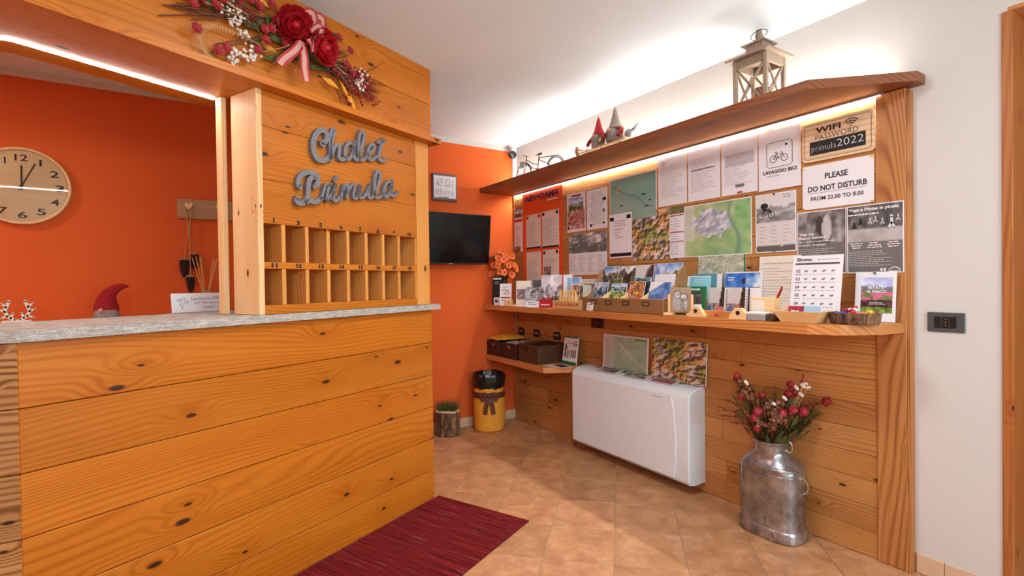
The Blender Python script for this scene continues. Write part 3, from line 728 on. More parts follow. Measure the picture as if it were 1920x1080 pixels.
# orange board
t, w2, h = sheet('info_board', 'tall orange board with purple heading and four pinned programme sheets', 'board', .161, .708, 1.06, 1.953, .0425, 'orangepaper')
text(t, 'NEV\u2022DAMA', -.227, .228, .818, .866, M['purple'], bold=.035, shear=.12)
rects(t, [(.08, .22, .79, .803)], M['cream'])
for k, (a, b, c, d) in enumerate(((.216, .421, 1.48, 1.764), (.442, .661, 1.4755, 1.768), (.213, .420, 1.15, 1.453), (.447, .655, 1.165, 1.458))):
    q, v2, hh = sheet('programme_sheet', ['upper left programme sheet with red corner marks on the orange board', 'upper right programme sheet with dark footer on the orange board', 'lower left plain programme sheet on the orange board', 'lower right programme sheet with small dark group picture on the orange board'][k], 'notice', a, b, c, d, .0445, 'cream', 'sheets on the orange board')
    lines(q, -v2 + .02, v2 - .02, .03, hh - .06, 16, M['greyink'], k + 10, .3)
    if k != 2: rects(q, [(-v2 + .008, -v2 + .035, hh - .034, hh - .008), (v2 - .035, v2 - .008, hh - .034, hh - .008)], M['redpaint' if k == 0 else 'blackpaper'])
    if k < 2: rects(q, [(-v2, v2, 0, .014)], M['blackpaper'])
    if k == 3: pic(q, -v2 + .012, -.0, .09, .16, lambda s, t_: (30, 24, 24) if fbm(s * 9, t_ * 3, 5) > .42 else (190, 150, 140), 16, 10)
# colour flyer and white notice
t, w2, h = sheet('flyer', 'colour photo flyer with mountain and red cable car crowd, right of the orange board', 'notice', .760, .968, 1.57, 1.858, .042)
pic(t, -w2 + .02, w2 - .02, .16, h - .035, mountain(11, snow=.3), 16, 14); pic(t, -w2 + .006, w2 - .006, .02, .16, blotch(12, [(70, 60, 60), (190, 170, 150), (200, 40, 50), (230, 220, 214), (120, 80, 70)], 9, 2.4), 18, 14)
rects(t, [(-.05, .06, h - .028, h - .014)], M['redpaint'], -.0028)
t, w2, h = sheet('notice', 'white typed notice with small ornaments between colour flyer and teal map', 'notice', .985, 1.194, 1.57, 1.852, .042)
lines(t, -w2 + .02, w2 - .02, .03, h - .02, 17, M['greyink'], 21, .35, align='C', minlen=.5)
rects(t, [(.06, .095, h - .09, h - .07), (.065, .08, .11, .135), (-.06, -.05, .1, .11), (-.07, -.05, .02, .04), (.06, .08, .03, .045)], M['ink'])
t, w2, h = sheet('map_leaflet', 'unfolded grey leaflet with relief map on top and text columns below', 'map', .777, 1.187, 1.249, 1.55, .0418)
pic(t, -w2, w2, .16, h, blotch(31, [(206, 200, 196), (128, 132, 130), (84, 92, 84), (150, 150, 156), (226, 222, 220)], 5, 1.8), 30, 16)
for k in range(4): lines(t, -w2 + .015 + k * .1, -w2 + .1 + k * .1, .02, .145, 13, M['greyink'], 40 + k, .35)
# teal map, footer notice, panorama
def tealf(s, t_):
    c = lerp((116, 158, 144), (140, 176, 160), fbm(s * 4, t_ * 4, 51)); 
    if t_ < .3 - .3 * s + .25: c = lerp(c, (176, 180, 172), .7 * fbm(s * 5, t_ * 5, 52))
    return c
t, w2, h = sheet('trail_map', 'teal trail map with a blue river line, high on the cladding', 'map', 1.221, 1.628, 1.592, 1.887, .042)
pic(t, -w2 + .006, w2 - .006, .006, h - .006, tealf, 20, 16)
bm = B(); ribbon(bm, [(-.17, .24), (-.13, .22), (-.08, .19), (-.03, .17), (.03, .155), (.08, .12), (.12, .09), (.17, .07)], .006, -.0030, -.0020); ob('river_line', bm, M['greyink'], t)
bm = B(); ribbon(bm, [(-.115 + .018 * math.cos(a), .215 + .018 * math.sin(a)) for a in [k * .7 for k in range(9)]], .005, -.0036, -.0030); ob('marker_ring', bm, M['brass'], t)
rects(t, [(.08, .115, .152, .16), (-.11, -.08, .105, .112), (.14, .16, .11, .117), (.1, .15, .075, .082)], M['ink'])
t, w2, h = sheet('notice', 'white notice with two square codes and a black footer bar, over the teal map', 'notice', 1.214, 1.421, 1.355, 1.65, .0436)
rects(t, [(-w2 + .006, w2 - .006, .01, .032), (-w2 + .008, -w2 + .045, h - .045, h - .02), (w2 - .045, w2 - .008, h - .04, h - .015)], M['blackpaper'])
lines(t, -.07, .07, h - .085, h - .04, 3, M['greyink'], 61, .4, align='C'); lines(t, -.055, .03, .13, .2, 4, M['greyink'], 62, .4)
t, w2, h = sheet('panorama_map', 'brown and green mountain panorama map with white legend strip', 'map', 1.425, 1.829, 1.331, 1.637, .0418)
pic(t, -w2, w2 - .105, 0, h, terrain(71, 11), 76, 64); lines(t, w2 - .098, w2 - .012, .02, h - .05, 16, M['greyink'], 72, .3)
rects(t, [(w2 - .102, w2 - .004, z, z + .005) for z in (.095, .15, .25)], M['redpaint']); pic(t, w2 - .103, w2, h - .045, h, blotch(73, [(60, 80, 40), (130, 120, 60), (90, 90, 120)]), 8, 6)
# three typed sheets and the bike wash notice
for k, (a, b) in enumerate(((1.641, 1.850), (1.859, 2.067), (2.075, 2.280))):
    t, w2, h = sheet('notice', ['typed white sheet with a round seal, left of three under the light strip', 'typed white sheet with a grey heading line, middle of three under the light strip', 'typed sheet with a shaded paragraph and red footer, right of three under the strip'][k], 'notice', a, b, 1.648, 1.94, .042, group='typed sheets under the light strip')
    lines(t, -w2 + .02, w2 - .02, .05, h - .05, 17, M['greyink'], 80 + k, .22)
    if k == 0: 
        bm = B(); ribbon(bm, [(-.065 + .010 * math.cos(a2), h - .035 + .010 * math.sin(a2)) for a2 in [q * .7 for q in range(10)]], .003, -.003, -.002); ob('seal', bm, M['greyink'], t)
    if k == 1: rects(t, [(-.08, .075, .17, .176)], M['greyink'], -.0028)
    if k == 2: pic(t, -.08, .085, .15, .215, flat((196, 186, 190)), 2, 2); rects(t, [(-.02, .03, .035, .05)], M['greyink'], -.003); rects(t, [(-.01, .02, .004, .012)], M['redpaint'], -.003)
t, w2, h = sheet('bike_wash_notice', 'laminated bike wash notice with a bicycle in a square frame', 'notice', 2.286, 2.494, 1.6405, 1.932, .042)
bm = B(); x0, x1, z0, z1, r_ = -.06, .065, .108, .230, .01
ribbon(bm, [(x0 + r_, z0), (x1 - r_, z0), (x1, z0 + r_), (x1, z1 - r_), (x1 - r_, z1), (x0 + r_, z1), (x0, z1 - r_), (x0, z0 + r_)], .0018, -.0028, -.0018, 0, True); ob('frame_line', bm, M['ink'], t)
def bike_icon(parent, cx, cz, s, mat, wd=.0022):
    bm = B(); R_ = .30 * s
    for q in (-.5, .5): ribbon(bm, [(cx + q * s * 1.0 + R_ * math.cos(a), cz + R_ * math.sin(a)) for a in [k * PI / 8 for k in range(16)]], wd, -.0030, -.002, 0, True)
    for L_ in (((-.5, 0), (-.2, .42), (.3, .42), (-.05, 0), (-.5, 0)), ((-.05, 0), (-.25, .55)), ((-.36, .55), (-.14, .55)), ((.5, 0), (.28, .55), (.2, .6))):
        ribbon(bm, [(cx + a * s, cz + b * s) for a, b in L_], wd, -.0030, -.002, 0)
    ob('bicycle_print', bm, mat, parent)
bike_icon(t, .0, .148, .055, M['ink'])
text(t, 'LAVAGGIO BICI', -.080, .085, .078, .096, M['ink'], bold=.03); lines(t, -.06, .06, .062, .072, 1, M['greyink'], 90, .5)
rects(t, [(.03, .042, .205, .214)], M['ink'])
# relief maps
t, w2, h = sheet('relief_map', 'large green and grey relief map in the middle of the cladding', 'map', 1.832, 2.247, 1.331, 1.625, .0425)
def relief(s, t_):
    k = math.hypot((s - .42) / .3, (t_ - .62) / .3); g = fbm(s * 7, t_ * 7, 101, 4)
    c = lerp((116, 122, 148), (226, 224, 224), .5 + (fbm(s * 9 + .1, t_ * 9 - .1, 107, 4) - fbm(s * 9 - .1, t_ * 9 + .1, 107, 4)) * 4) if k + (g - .5) < 1 else lerp((86, 146, 74), (176, 190, 120), fbm(s * 5, t_ * 5, 103, 3) * 1.6 - .3)
    if s > .78: c = lerp((60, 150, 70), (150, 190, 110), fbm(s * 6, t_ * 6, 104) * 1.5 - .2)
    if s < .16 and t_ > .3: c = lerp(c, (214, 206, 200), .7)
    v = abs(s - (.74 + .06 * math.sin(t_ * 6) + .05 * (1 - t_))); return lerp(lerp((70, 110, 96), c, min(1, v * 22 + .1)), (206, 206, 198), .28)
pic(t, -w2 + .005, w2 - .005, .005, h - .005, relief, 60, 44); lines(t, -w2 + .014, -.14, .19, h - .03, 9, M['greyink'], 105, .2)
t, w2, h = sheet('hiking_map', 'faded grey-green hiking map tucked under the large relief map', 'map', 1.922, 2.21, 1.12, 1.336, .0412)
pic(t, -w2, w2 - .008, 0, h, blotch(111, [(206, 206, 190), (160, 168, 142), (196, 192, 176), (140, 156, 124)], 8, 2), 26, 22); rects(t, [(w2 - .008, w2, 0, h)], M['greenplastic'])
# black and white posters
def bikeposter(s, t_):
    if t_ < .07 + .05 * fbm(s * 9, .3, 121): return (96, 92, 92)
    if t_ > .52:
        rd = .78 + .12 * (fbm(s * 4, .2, 122) - .5) 
        if t_ > rd: return (214, 208, 206)
        return lerp((86, 84, 84), (190, 186, 184), fbm(s * 6, t_ * 14, 123) + (.25 if abs(t_ - .6 - .12 * s) < .03 else 0))
    return (212, 204, 200)
t, w2, h = sheet('cycling_poster', 'grey poster of a cyclist below mountains, a pin at its foot', 'poster', 2.267, 2.471, 1.332, 1.623, .0418)
pic(t, -w2 + .005, w2 - .005, .005, h - .005, bikeposter, 24, 34); bike_icon(t, -.045, .185, .055, M['ink'])
bm = B(); ball(bm, (-.055, -.001, .232), .018, (1.2, .12, .9), 2); ribbon(bm, [(-.06, .215), (-.035, .21), (-.02, .20)], .008, -.0035, -.002); ob('rider_print', bm, M['ink'], t)
for k in range(3): lines(t, -.08 + k * .06, -.04 + k * .06, .05, .14, 5, M['greyink'], 130 + k, .2)
lines(t, .04, .085, h - .03, h - .008, 2, M['greyink'], 134, .5)
def yoga1(s, t_):
    if t_ < .5: return (112, 104, 102)
    g = fbm(s * 8, t_ * 8, 141, 3); c = lerp((58, 54, 54), (170, 164, 160), g * 1.4 - .2)
    for cx, cz, a, b, col in ((.48, .76, .1, .16, (52, 48, 48)), (.62, .72, .1, .2, (206, 200, 196))):
        if ((s - cx) / a) ** 2 + ((t_ - cz) / b) ** 2 < 1: c = lerp(col, c, .15)
    return c
t, w2, h = sheet('yoga_poster', 'grey poster for yoga with bathing photo, partly behind the forecast sheet', 'poster', 2.475, 2.687, 1.221, 1.510, .0418)
pic(t, -w2 + .004, w2 - .004, .004, h - .004, yoga1, 30, 34)
text(t, 'Yoga con', -.097, -.03, .176, .191, M['whiteink'], bold=.03); text(t, 'Bagno Sonoro', -.097, .022, .158, .173, M['whiteink'], bold=.03)
text(t, '19 luglio | 2 agosto', -.097, .022, .126, .138, M['whiteink'], bold=.02); lines(t, -.097, .06, .146, .154, 1, M['whiteink'], 150, .4, minlen=1); lines(t, -.097, .09, .02, .12, 12, M['chalk'], 151, .22)
def yoga2(s, t_):
    if t_ < .46: return (112, 104, 102)
    if t_ < .66: return lerp((150, 144, 140), (196, 190, 184), fbm(s * 5, t_ * 6, 161))
    c = lerp((50, 48, 48), (140, 134, 132), fbm(s * 9, t_ * 9, 162) * 1.4 - .2); return c
t, w2, h = sheet('yoga_poster', 'grey poster for yoga and pilates in the pine wood, at the far right', 'poster', 2.691, 2.900, 1.2195, 1.5105, .046)
pic(t, -w2 + .004, w2 - .004, .004, h - .004, yoga2, 34, 36)
for k, (a, b) in enumerate(((-.075, .21), (-.05, .225), (-.015, .225), (.005, .23), (.03, .22), (.062, .215), (.085, .23))):
    bm = B(); sc = 1.6 if k == 5 else .8; ball(bm, (a, -.0012, b + .012 * sc), .005 * sc, (1, .1, 1), 1); ribbon(bm, [(a, b + .01 * sc), (a, b - .006 * sc), (a - .008 * sc, b - .02 * sc)], .006 * sc, -.0034, -.0018); ribbon(bm, [(a, b - .006 * sc), (a + .008 * sc, b - .02 * sc)], .005 * sc, -.0034, -.0018); ob('figure_print', bm, M['chalk' if k > 1 else 'blackpaper'], t)
text(t, 'Yoga e Pilates in pineta', -.098, .088, .262, .279, M['whiteink'], bold=.03); lines(t, -.098, .02, .246, .257, 1, M['whiteink'], 170, .5, minlen=1)
for k in range(3): lines(t, -.095 + k * .068, -.04 + k * .068, .105, .132, 3, M['whiteink'], 171 + k, .4, align='C')
lines(t, -.097, .09, .03, .098, 9, M['chalk'], 175, .22); rects(t, [(.022, .030, .008, .02), (.034, .042, .008, .02)], M['whiteink'], -.003)
bm = B(); ribbon(bm, [(.052, .012), (.062, .02), (.072, .023), (.082, .02), (.092, .012)], .003, -.003, -.002); ob('emblem_print', bm, M['whiteink'], t)
lines(t, .052, .092, .004, .010, 1, M['whiteink'], 176, .5, minlen=1)
# wooden wifi board
t = thing('wifi_board', 'rounded wooden wifi board with a chalk password strip, top right of the cladding', 'sign', RW(2.655, .0455, 1.735), RZ)
def rrect(x0, x1, z0, z1, r, n=5):
    out = []
    for cx, cz, a0 in ((x1 - r, z1 - r, 0), (x0 + r, z1 - r, 90), (x0 + r, z0 + r, 180), (x1 - r, z0 + r, 270)):
        for k in range(n + 1): a = math.radians(a0 + 90 * k / n); out.append((cx + r * math.cos(a), cz + r * math.sin(a)))
    return out
bm = B(); prism(bm, rrect(-.146, .146, 0, .176, .016), -.012, 0, 'y'); ob('plate', bm, M['plywood'], t)
bm = B(); ribbon(bm, rrect(-.136, .136, .011, .165, .014), .0016, -.0128, -.0115, 0, True); ob('border_line', bm, M['inkbrown'], t)
bm = B(); bx(bm, -.112, .115, -.0135, -.0115, .028, .089); ob('chalk_strip', bm, M['chalkboard'], t)
text(t, 'WIFI', -.087, .018, .124, .150, M['inkbrown'], -.0126, .03); text(t, 'PASSWORD', -.088, .088, .094, .116, M['inkbrown'], -.0126, -.005)
text(t, 'primula', -.104, .0, .036, .070, M['chalk'], -.0139, -.02); text(t, '2022', .003, .108, .046, .078, M['chalk'], -.0139, -.01)
bm = B()
for r_ in (.012, .022, .032): ribbon(bm, [(.06 + r_ * math.cos(a), .124 + r_ * math.sin(a)) for a in [math.radians(42 + 16 * k) for k in range(7)]], .0042, -.0128, -.0116, 0)
ball(bm, (.06, -.0120, .124), .004, (1, .2, 1)); ob('wifi_symbol', bm, M['inkbrown'], t)
# please do not disturb
t, w2, h = sheet('quiet_hours_notice', 'white do not disturb notice held by four yellow pins', 'notice', 2.501, 2.794, 1.5195, 1.7195, .042)
text(t, 'PLEASE', -.047, .047, .131, .157, M['ink'], bold=.022); text(t, 'DO NOT DISTURB', -.121, .121, .079, .104, M['ink'], bold=.022); text(t, 'FROM 22.00 TO 8.00', -.108, .108, .037, .055, M['ink'], bold=.015)
rects(t, [(-.121, .121, .071, .0725)], M['greyink'])
def pin(u, z, m, label, grp):
    bm = B(); lathe(bm, [(.0, .006), (.0045, .005), (.005, .0), (.002, -.001)], 8); bmesh.ops.rotate(bm, cent=(0, 0, 0), matrix=Matrix.Rotation(PI / 2, 3, 'X'), verts=bm.verts[:])
    tag(ob('push_pin', bm, M[m], None, RW(u, .0440, z), (0, 0, RZ)), label, 'pin', grp)
for u, z, l in ((2.506, 1.713, 'upper left'), (2.789, 1.714, 'upper right'), (2.508, 1.525, 'lower left'), (2.789, 1.525, 'lower right')): pin(u, z, 'brass', 'yellow push pin at the %s corner of the do not disturb notice' % l, 'yellow pins of the quiet notice')
pin(2.365, 1.338, 'greenplastic', 'green push pin at the foot of the grey cycling poster', 'green pins'); pin(2.365, 1.617, 'ink', 'dark push pin at the head of the grey cycling poster', 'green pins')
pin(1.85, 1.645, 'brass', 'yellow push pin below the gap between left and middle typed sheets', 'pins of the typed sheets'); pin(2.07, 1.642, 'brass', 'yellow push pin below the gap between middle and right typed sheets', 'pins of the typed sheets')
pin(2.22, 1.634, 'redpaint', 'red push pin at the top right of the large relief map', 'pins of the maps')

# ================================================================== SHEETS LEANING ON THE SHELF
def lean(name, label, cat, u0, u1, z0, h, d, tilt, mat='paper', rz=RZ, th=.0015, group=None):
    return sheet(name, label, cat, u0, u1, z0, z0 + h, d, mat, group, tilt, rz, th)
t, w2, h = lean('notice', 'cream typed sheet leaning on the cladding behind the forecast sheet', 'notice', 2.292, 2.497, S + .0015, .296, .078, .10, 'cream')
lines(t, -.085, .088, .255, .265, 1, M['greyink'], 179, .5, minlen=1); lines(t, -.085, .09, .03, .245, 15, M['greyplastic'], 180, .16)
t, w2, h = lean('forecast_sheet', 'white weather forecast sheet with rows of small icons leaning on the shelf', 'notice', 2.519, 2.728, S + .0015, .287, .205, .16)
text(t, '3Bmeteo', -.088, -.02, .262, .278, M['ink'], bold=.02); lines(t, 0, .092, .264, .274, 1, M['greyink'], 190, .4, minlen=1); rects(t, [(-.092, .092, .246, .254)], M['darkgrey'])
for r_ in range(5):
    zz = .205 - r_ * .036; text(t, '%02d' % (r_ + 2), -.086, -.068, zz + .006, zz + .02, M['ink'], bold=.01); rects(t, [(-.09, -.062, zz - .004, zz - .001)], M['greyink'])
    for c_ in range(4):
        bm = B(); x = -.045 + c_ * .037; ball(bm, (x, -.002, zz + .012), .006, (1.2, .1, .7), 1); ball(bm, (x + .006, -.002, zz + .014), .004, (1, .1, .9), 1); ob('icon_print', bm, M['greyink'], t)
    lines(t, -.055, .085, zz - .004, zz + .002, 1, M['greyink'], 195 + r_, .35, minlen=.9)
lines(t, -.06, .07, .01, .03, 1, M['greyink'], 199, .4, minlen=1)
t, w2, h = lean('summer_flyer', 'white sheet with a colourful summer park flyer, rightmost on the shelf', 'flyer', 2.733, 2.882, S + .0015, .208, .085, .10)
def estate(s, t_):
    k = fbm(s * 11, t_ * 13, 202, 3); rdg = .74 + .12 * (fbm(s * 4, .5, 201) - .5)
    if t_ > rdg: return lerp((150, 160, 214), (236, 238, 250), fbm(s * 4, t_ * 7, 201) * 1.5 - .2)
    if t_ > .62: return lerp((96, 110, 80), (140, 130, 170), k)
    if t_ > .36: return lerp((96, 120, 50), (206, 110, 140), (k - .38) * 5)
    if t_ > .16: return lerp((30, 26, 22), (120, 60, 70), (k - .4) * 3)
    return lerp((60, 90, 30), (170, 180, 80), k * 1.6 - .3)
pic(t, -w2 + .022, w2 - .012, .035, h - .024, estate, 30, 40)
text(t, 'ESTATE', -.025, .03, .135, .147, M['whiteink'], bold=.03); text(t, 'AL PARCO', -.032, .038, .119, .131, M['whiteink'], bold=.03); lines(t, -.02, .05, .07, .082, 2, M['whiteink'], 205, .4)
pin(2.806, S + .203, 'greenplastic', 'green push pin at the top of the summer park flyer', 'green pins')
D.objects[[o.name for o in D.objects if o.name.startswith('push_pin')][-1]].location.x = -.0705
# photo prints at the back of the shelf
t, w2, h = lean('photo_print', 'blue mountain photo print with dark balloon and white edge, leaning at the back', 'picture', 2.112, 2.318, S + .0015, .222, .085, .10, th=.004)
def balloon(s, t_):
    if ((s - .55) / .055) ** 2 + ((t_ - .80) / .085) ** 2 < 1: return (60, 24, 60)
    r_ = .60 + .14 * (fbm(s * 3, .5, 211) - .4) + .22 * max(0, s - .6)
    if t_ > r_: return lerp((46, 108, 190), (226, 236, 246), fbm(s * 4, t_ * 5, 212) * 2.2 - .7)
    return lerp((30, 36, 70), (80, 96, 130), fbm(s * 8, t_ * 8, 213))
pic(t, -w2, w2 - .014, 0, h - .006, balloon, 34, 28, -.0046); lines(t, -.085, -.045, .175, .20, 2, M['whiteink'], 214, .5, -.0056, .8)
t, w2, h = lean('photo_print', 'teal and brown photo board with white edge behind the light blue card', 'picture', 1.905, 2.09, S + .0015, .215, .082, .08, th=.004)
pic(t, -w2, w2 - .028, 0, h, lambda s, t_: lerp((150, 110, 90), (86, 150, 160), (t_ - .4) * 4 + (fbm(s * 5, t_ * 5, 221) - .5)), 14, 16, -.0046)
t, w2, h = lean('info_card', 'light blue card with white lines leaning behind the green book', 'card', 1.925, 2.072, S + .0015, .205, .165, .14, th=.002)
pic(t, -w2 + .018, w2, .0, h - .004, lambda s, t_: lerp((110, 186, 206), (150, 214, 224), s), 4, 4, -.0026); lines(t, -.03, .05, .165, .19, 3, M['whiteink'], 222, .3, -.0032)
t, w2, h = lean('guide_book', 'dark guide book with a green cover edge and white title', 'book', 1.94, 2.115, S + .0015, .148, .245, .10, 'greenplastic', th=.012)
pic(t, -w2 + .03, w2 - .022, .03, h - .03, blotch(231, [(24, 20, 26), (70, 60, 66), (120, 100, 96), (36, 30, 36)], 5), 16, 14, -.0126); lines(t, -.03, .055, h - .022, h - .008, 1, M['whiteink'], 232, .6, -.0132, 1)
t, w2, h = lean('booklet', 'small white booklet in front of the dark green-edged guide book', 'book', 2.035, 2.112, S + .0015, .058, .285, .25, th=.004); lines(t, -.03, .02, .01, .045, 4, M['greyink'], 241, .25, -.0048)
def picnic(seed):
    def f(s, t_):
        if t_ < .12: return lerp((90, 96, 40), (130, 130, 60), fbm(s * 9, t_ * 9, seed))
        if s > .72 + .12 * (t_ - .5) * 2 * (1 if t_ > .5 else .3) and t_ > .3: return lerp((30, 34, 22), (70, 62, 40), fbm(s * 14, t_ * 14, seed + 1))
        if t_ < .42:
            if ((s - .75) / .22) ** 2 + ((t_ - .24) / .17) ** 2 < 1: return (206, 110, 112)
            if ((s - .16) / .14) ** 2 + ((t_ - .2) / .14) ** 2 < 1: return (60, 110, 180)
            return lerp((70, 50, 50), (190, 180, 176), fbm(s * 14, t_ * 14, seed + 2) * 1.6 - .2)
        return lerp((196, 190, 190), (214, 208, 206), fbm(s * 3, t_ * 3, seed + 3))
    return f
def pad(u0, u1, label, seed):
    t, w2, h = lean('postcard_pad', label, 'notepad', u0, u1, S + .0015, .142, .205, .10, th=.012, group='spiral pads with the picnic picture'); pic(t, -w2, w2 - .008, 0, h, picnic(seed), 20, 24, -.0126)
    for k in range(9):
        bm = B(); tube(bm, [(w2 - .004 + .006 * math.cos(a), -.006 + .010 * math.sin(a), .012 + k * .0145) for a in [q * PI / 4 for q in range(8)]], .0011, 5, True); ob('wire_ring', bm, M['chrome'], t)
pad(2.102, 2.206, 'left spiral pad with picnickers by a red tent and fir', 251); pad(2.214, 2.318, 'right spiral pad with picnickers by a red tent and fir', 252)
t, w2, h = lean('postcard_pad', 'closed spiral pad seen on edge right of the two picnic pads', 'notepad', 2.335, 2.385, S + .0015, .14, .195, .06, th=.02)
for k in range(8):
    bm = B(); tube(bm, [(-.02 + .007 * math.cos(a), -.01 + .013 * math.sin(a), .014 + k * .016) for a in [q * PI / 4 for q in range(8)]], .0012, 5, True); ob('wire_ring', bm, M['chrome'], t)

# ================================================================== THINGS ON THE LONG SHELF
# organiser crate with cards
oc = thing('card_organiser', 'brown wooden card organiser with four metal label holders on its front', 'box', RW(1.606, .352, S + .0008), RZ)
wx = .325; dpt = .20
def ob2(name, m, parent, *a, bev=.0012):
    bm = B(); bx(bm, *a, bev); return ob(name, bm, M[m], parent)
ob2('front_board', 'crate', oc, -wx, wx, 0, .010, 0, .082); ob2('base', 'crate', oc, -wx, wx, .0105, dpt, 0, .010); ob2('back_board', 'crate', oc, -wx, wx, dpt - .01, dpt, .0105, .235)
side = [(.0105, .0105), (dpt - .0105, .0105), (dpt - .0105, .262), (dpt - .03, .262), (dpt - .05, .245), (dpt - .07, .205), (dpt - .095, .16), (dpt - .13, .115), (.04, .092), (.0105, .082)]
for k, x in enumerate((-wx, wx - .008)):
    bm = B(); prism(bm, side, x, x + .008, 'x'); ob('side_board', bm, M['crate'], oc)
for x in (-.165, -.005, .155):
    bm = B(); prism(bm, [(.0105, .0105), (dpt - .0105, .0105), (dpt - .0105, .17), (.03, .088), (.0105, .083)], x - .003, x + .003, 'x'); ob('divider', bm, M['pale'], oc)
for x in (-.215, -.085, .055, .205):
    bm = B(); o_ = [(-.024, -.012), (.024, -.012), (.024, .012), (-.024, .012)]
    bx(bm, x - .026, x + .026, -.003, 0, .042, .047); bx(bm, x - .026, x + .026, -.003, 0, .064, .069); bx(bm, x - .026, x - .020, -.003, 0, .047, .064); bx(bm, x + .020, x + .026, -.003, 0, .047, .064)
    hd = ob('label_holder', bm, M['inkbrown'], oc); ob2('label', 'crate', hd, x - .0195, x + .0195, -.001, 0, .0475, .0635, bev=0)
def card(u0, u1, zb, h, d, tilt, fn, label, name='postcard', cat='postcard', grp='cards in the wooden organiser', mat='paper', rz=RZ, nx=26, nz=30, m=.002):
    u0 -= .032; u1 -= .032; d -= .038; t, w2, hh = lean(name, label, cat, u0, u1, zb, h, d, tilt, mat, rz, .0015, grp); pic(t, -w2 + m, w2 - m, m, hh - m, fn, nx, nz, -.0023); return t, w2, hh
zc = S + .012
card(1.325, 1.465, zc, .272, .262, .19, mountain(301, rock=(96, 90, 84), low=(170, 150, 60), hz=.86), 'tall card with blue sky and dark rock, back row left')
card(1.468, 1.612, zc, .270, .262, .19, mountain(302, sky=((180, 180, 186), (220, 216, 214)), rock=(84, 74, 60), low=(140, 104, 60), hz=.85), 'tall card with dark gorge and pale sky, back row second from left')
card(1.615, 1.755, zc, .270, .262, .19, lambda s, t_: lerp((216, 212, 210), (70, 58, 52), (s * 1.1 - t_ * .9 + .2) * 5 + fbm(s * 8, t_ * 8, 303) - .9), 'tall card with a dark winding slope, back row third from left')
card(1.76, 1.955, zc, .274, .262, .19, lambda s, t_: lerp((84, 116, 180), (206, 216, 234), fbm(s * 9, t_ * 9, 304, 2) * 2 - .5) if s < .45 else mountain(305, low=(176, 160, 90), rock=(150, 140, 80), hz=.84)(s, t_), 'tall double card with blue flowers and a hay meadow, back row right')
card(1.33, 1.46, zc, .17, .335, .24, mountain(306, sky=((150, 170, 200), (190, 200, 216)), rock=(110, 130, 150), low=(140, 110, 60), hz=.8), 'card with a hazy lake valley, front row left')
card(1.478, 1.545, zc, .19, .300, .2, lambda s, t_: lerp((150, 180, 30), (70, 90, 30), fbm(s * 5, t_ * 5, 307)) if t_ > .4 else (60, 56, 50), 'card with a lime green top, middle row left')
card(1.488, 1.622, zc, .165, .345, .3, lambda s, t_: ((30, 28, 30) if fbm(s * 12, t_ * 10, 308) > .5 else (236, 232, 230)) if t_ < .45 else mountain(309, rock=(110, 130, 130), low=(130, 160, 70), hz=.8)(s, (t_ - .45) / .55), 'card with black and white ovals under a green valley, front row second')
card(1.648, 1.78, zc, .195, .305, .2, mountain(310, sky=((50, 110, 120), (120, 170, 180)), rock=(60, 100, 100), low=(150, 160, 40), hz=.9), 'card with dark teal forest, middle row behind the costume card')
card(1.642, 1.765, zc, .175, .345, .28, blotch(311, [(230, 150, 50), (200, 60, 40), (226, 190, 150), (110, 60, 50), (240, 176, 60)], 5, 2), 'card with a red and orange costume picture, front row third')
card(1.80, 1.945, zc, .21, .300, .2, lambda s, t_: (30, 28, 30) if abs(s - .28) < .07 and abs(t_ - .74) < .06 else (232, 228, 226), 'white card with small black emblem, middle row right')
card(1.80, 1.95, zc, .17, .345, .28, lambda s, t_: (236, 234, 236) if t_ > .86 - .5 * (1 - s) + .3 or t_ < .25 * s - .02 else lerp((40, 80, 160), (150, 180, 220), fbm(s * 5, t_ * 6, 313) * 1.5 - .3), 'card with a blue snowy massif, front row right')
# price card in front
t, w2, h = lean('price_card', 'small white label card standing before the wooden organiser', 'card', 1.33, 1.39, S + .0012, .052, .362, .2); lines(t, -.022, .022, .034, .044, 1, M['ink'], 320, .5, minlen=.9); lines(t, -.022, .02, .012, .028, 2, M['greyink'], 321, .25)

PH = math.radians(-52)
def stand(name, label, cat, u, d, wd, h, rz=PH, mat='paper', th=.003, tilt=.08, z=S + .001, grp=None):
    t = thing(name, label, cat, RW(u, d, z), 0, grp, rot=(-tilt, 0, rz)); bm = B(); bx(bm, -wd / 2, wd / 2, -th, 0, 0, h); ob('page', bm, M[mat], t); return t, wd / 2, h
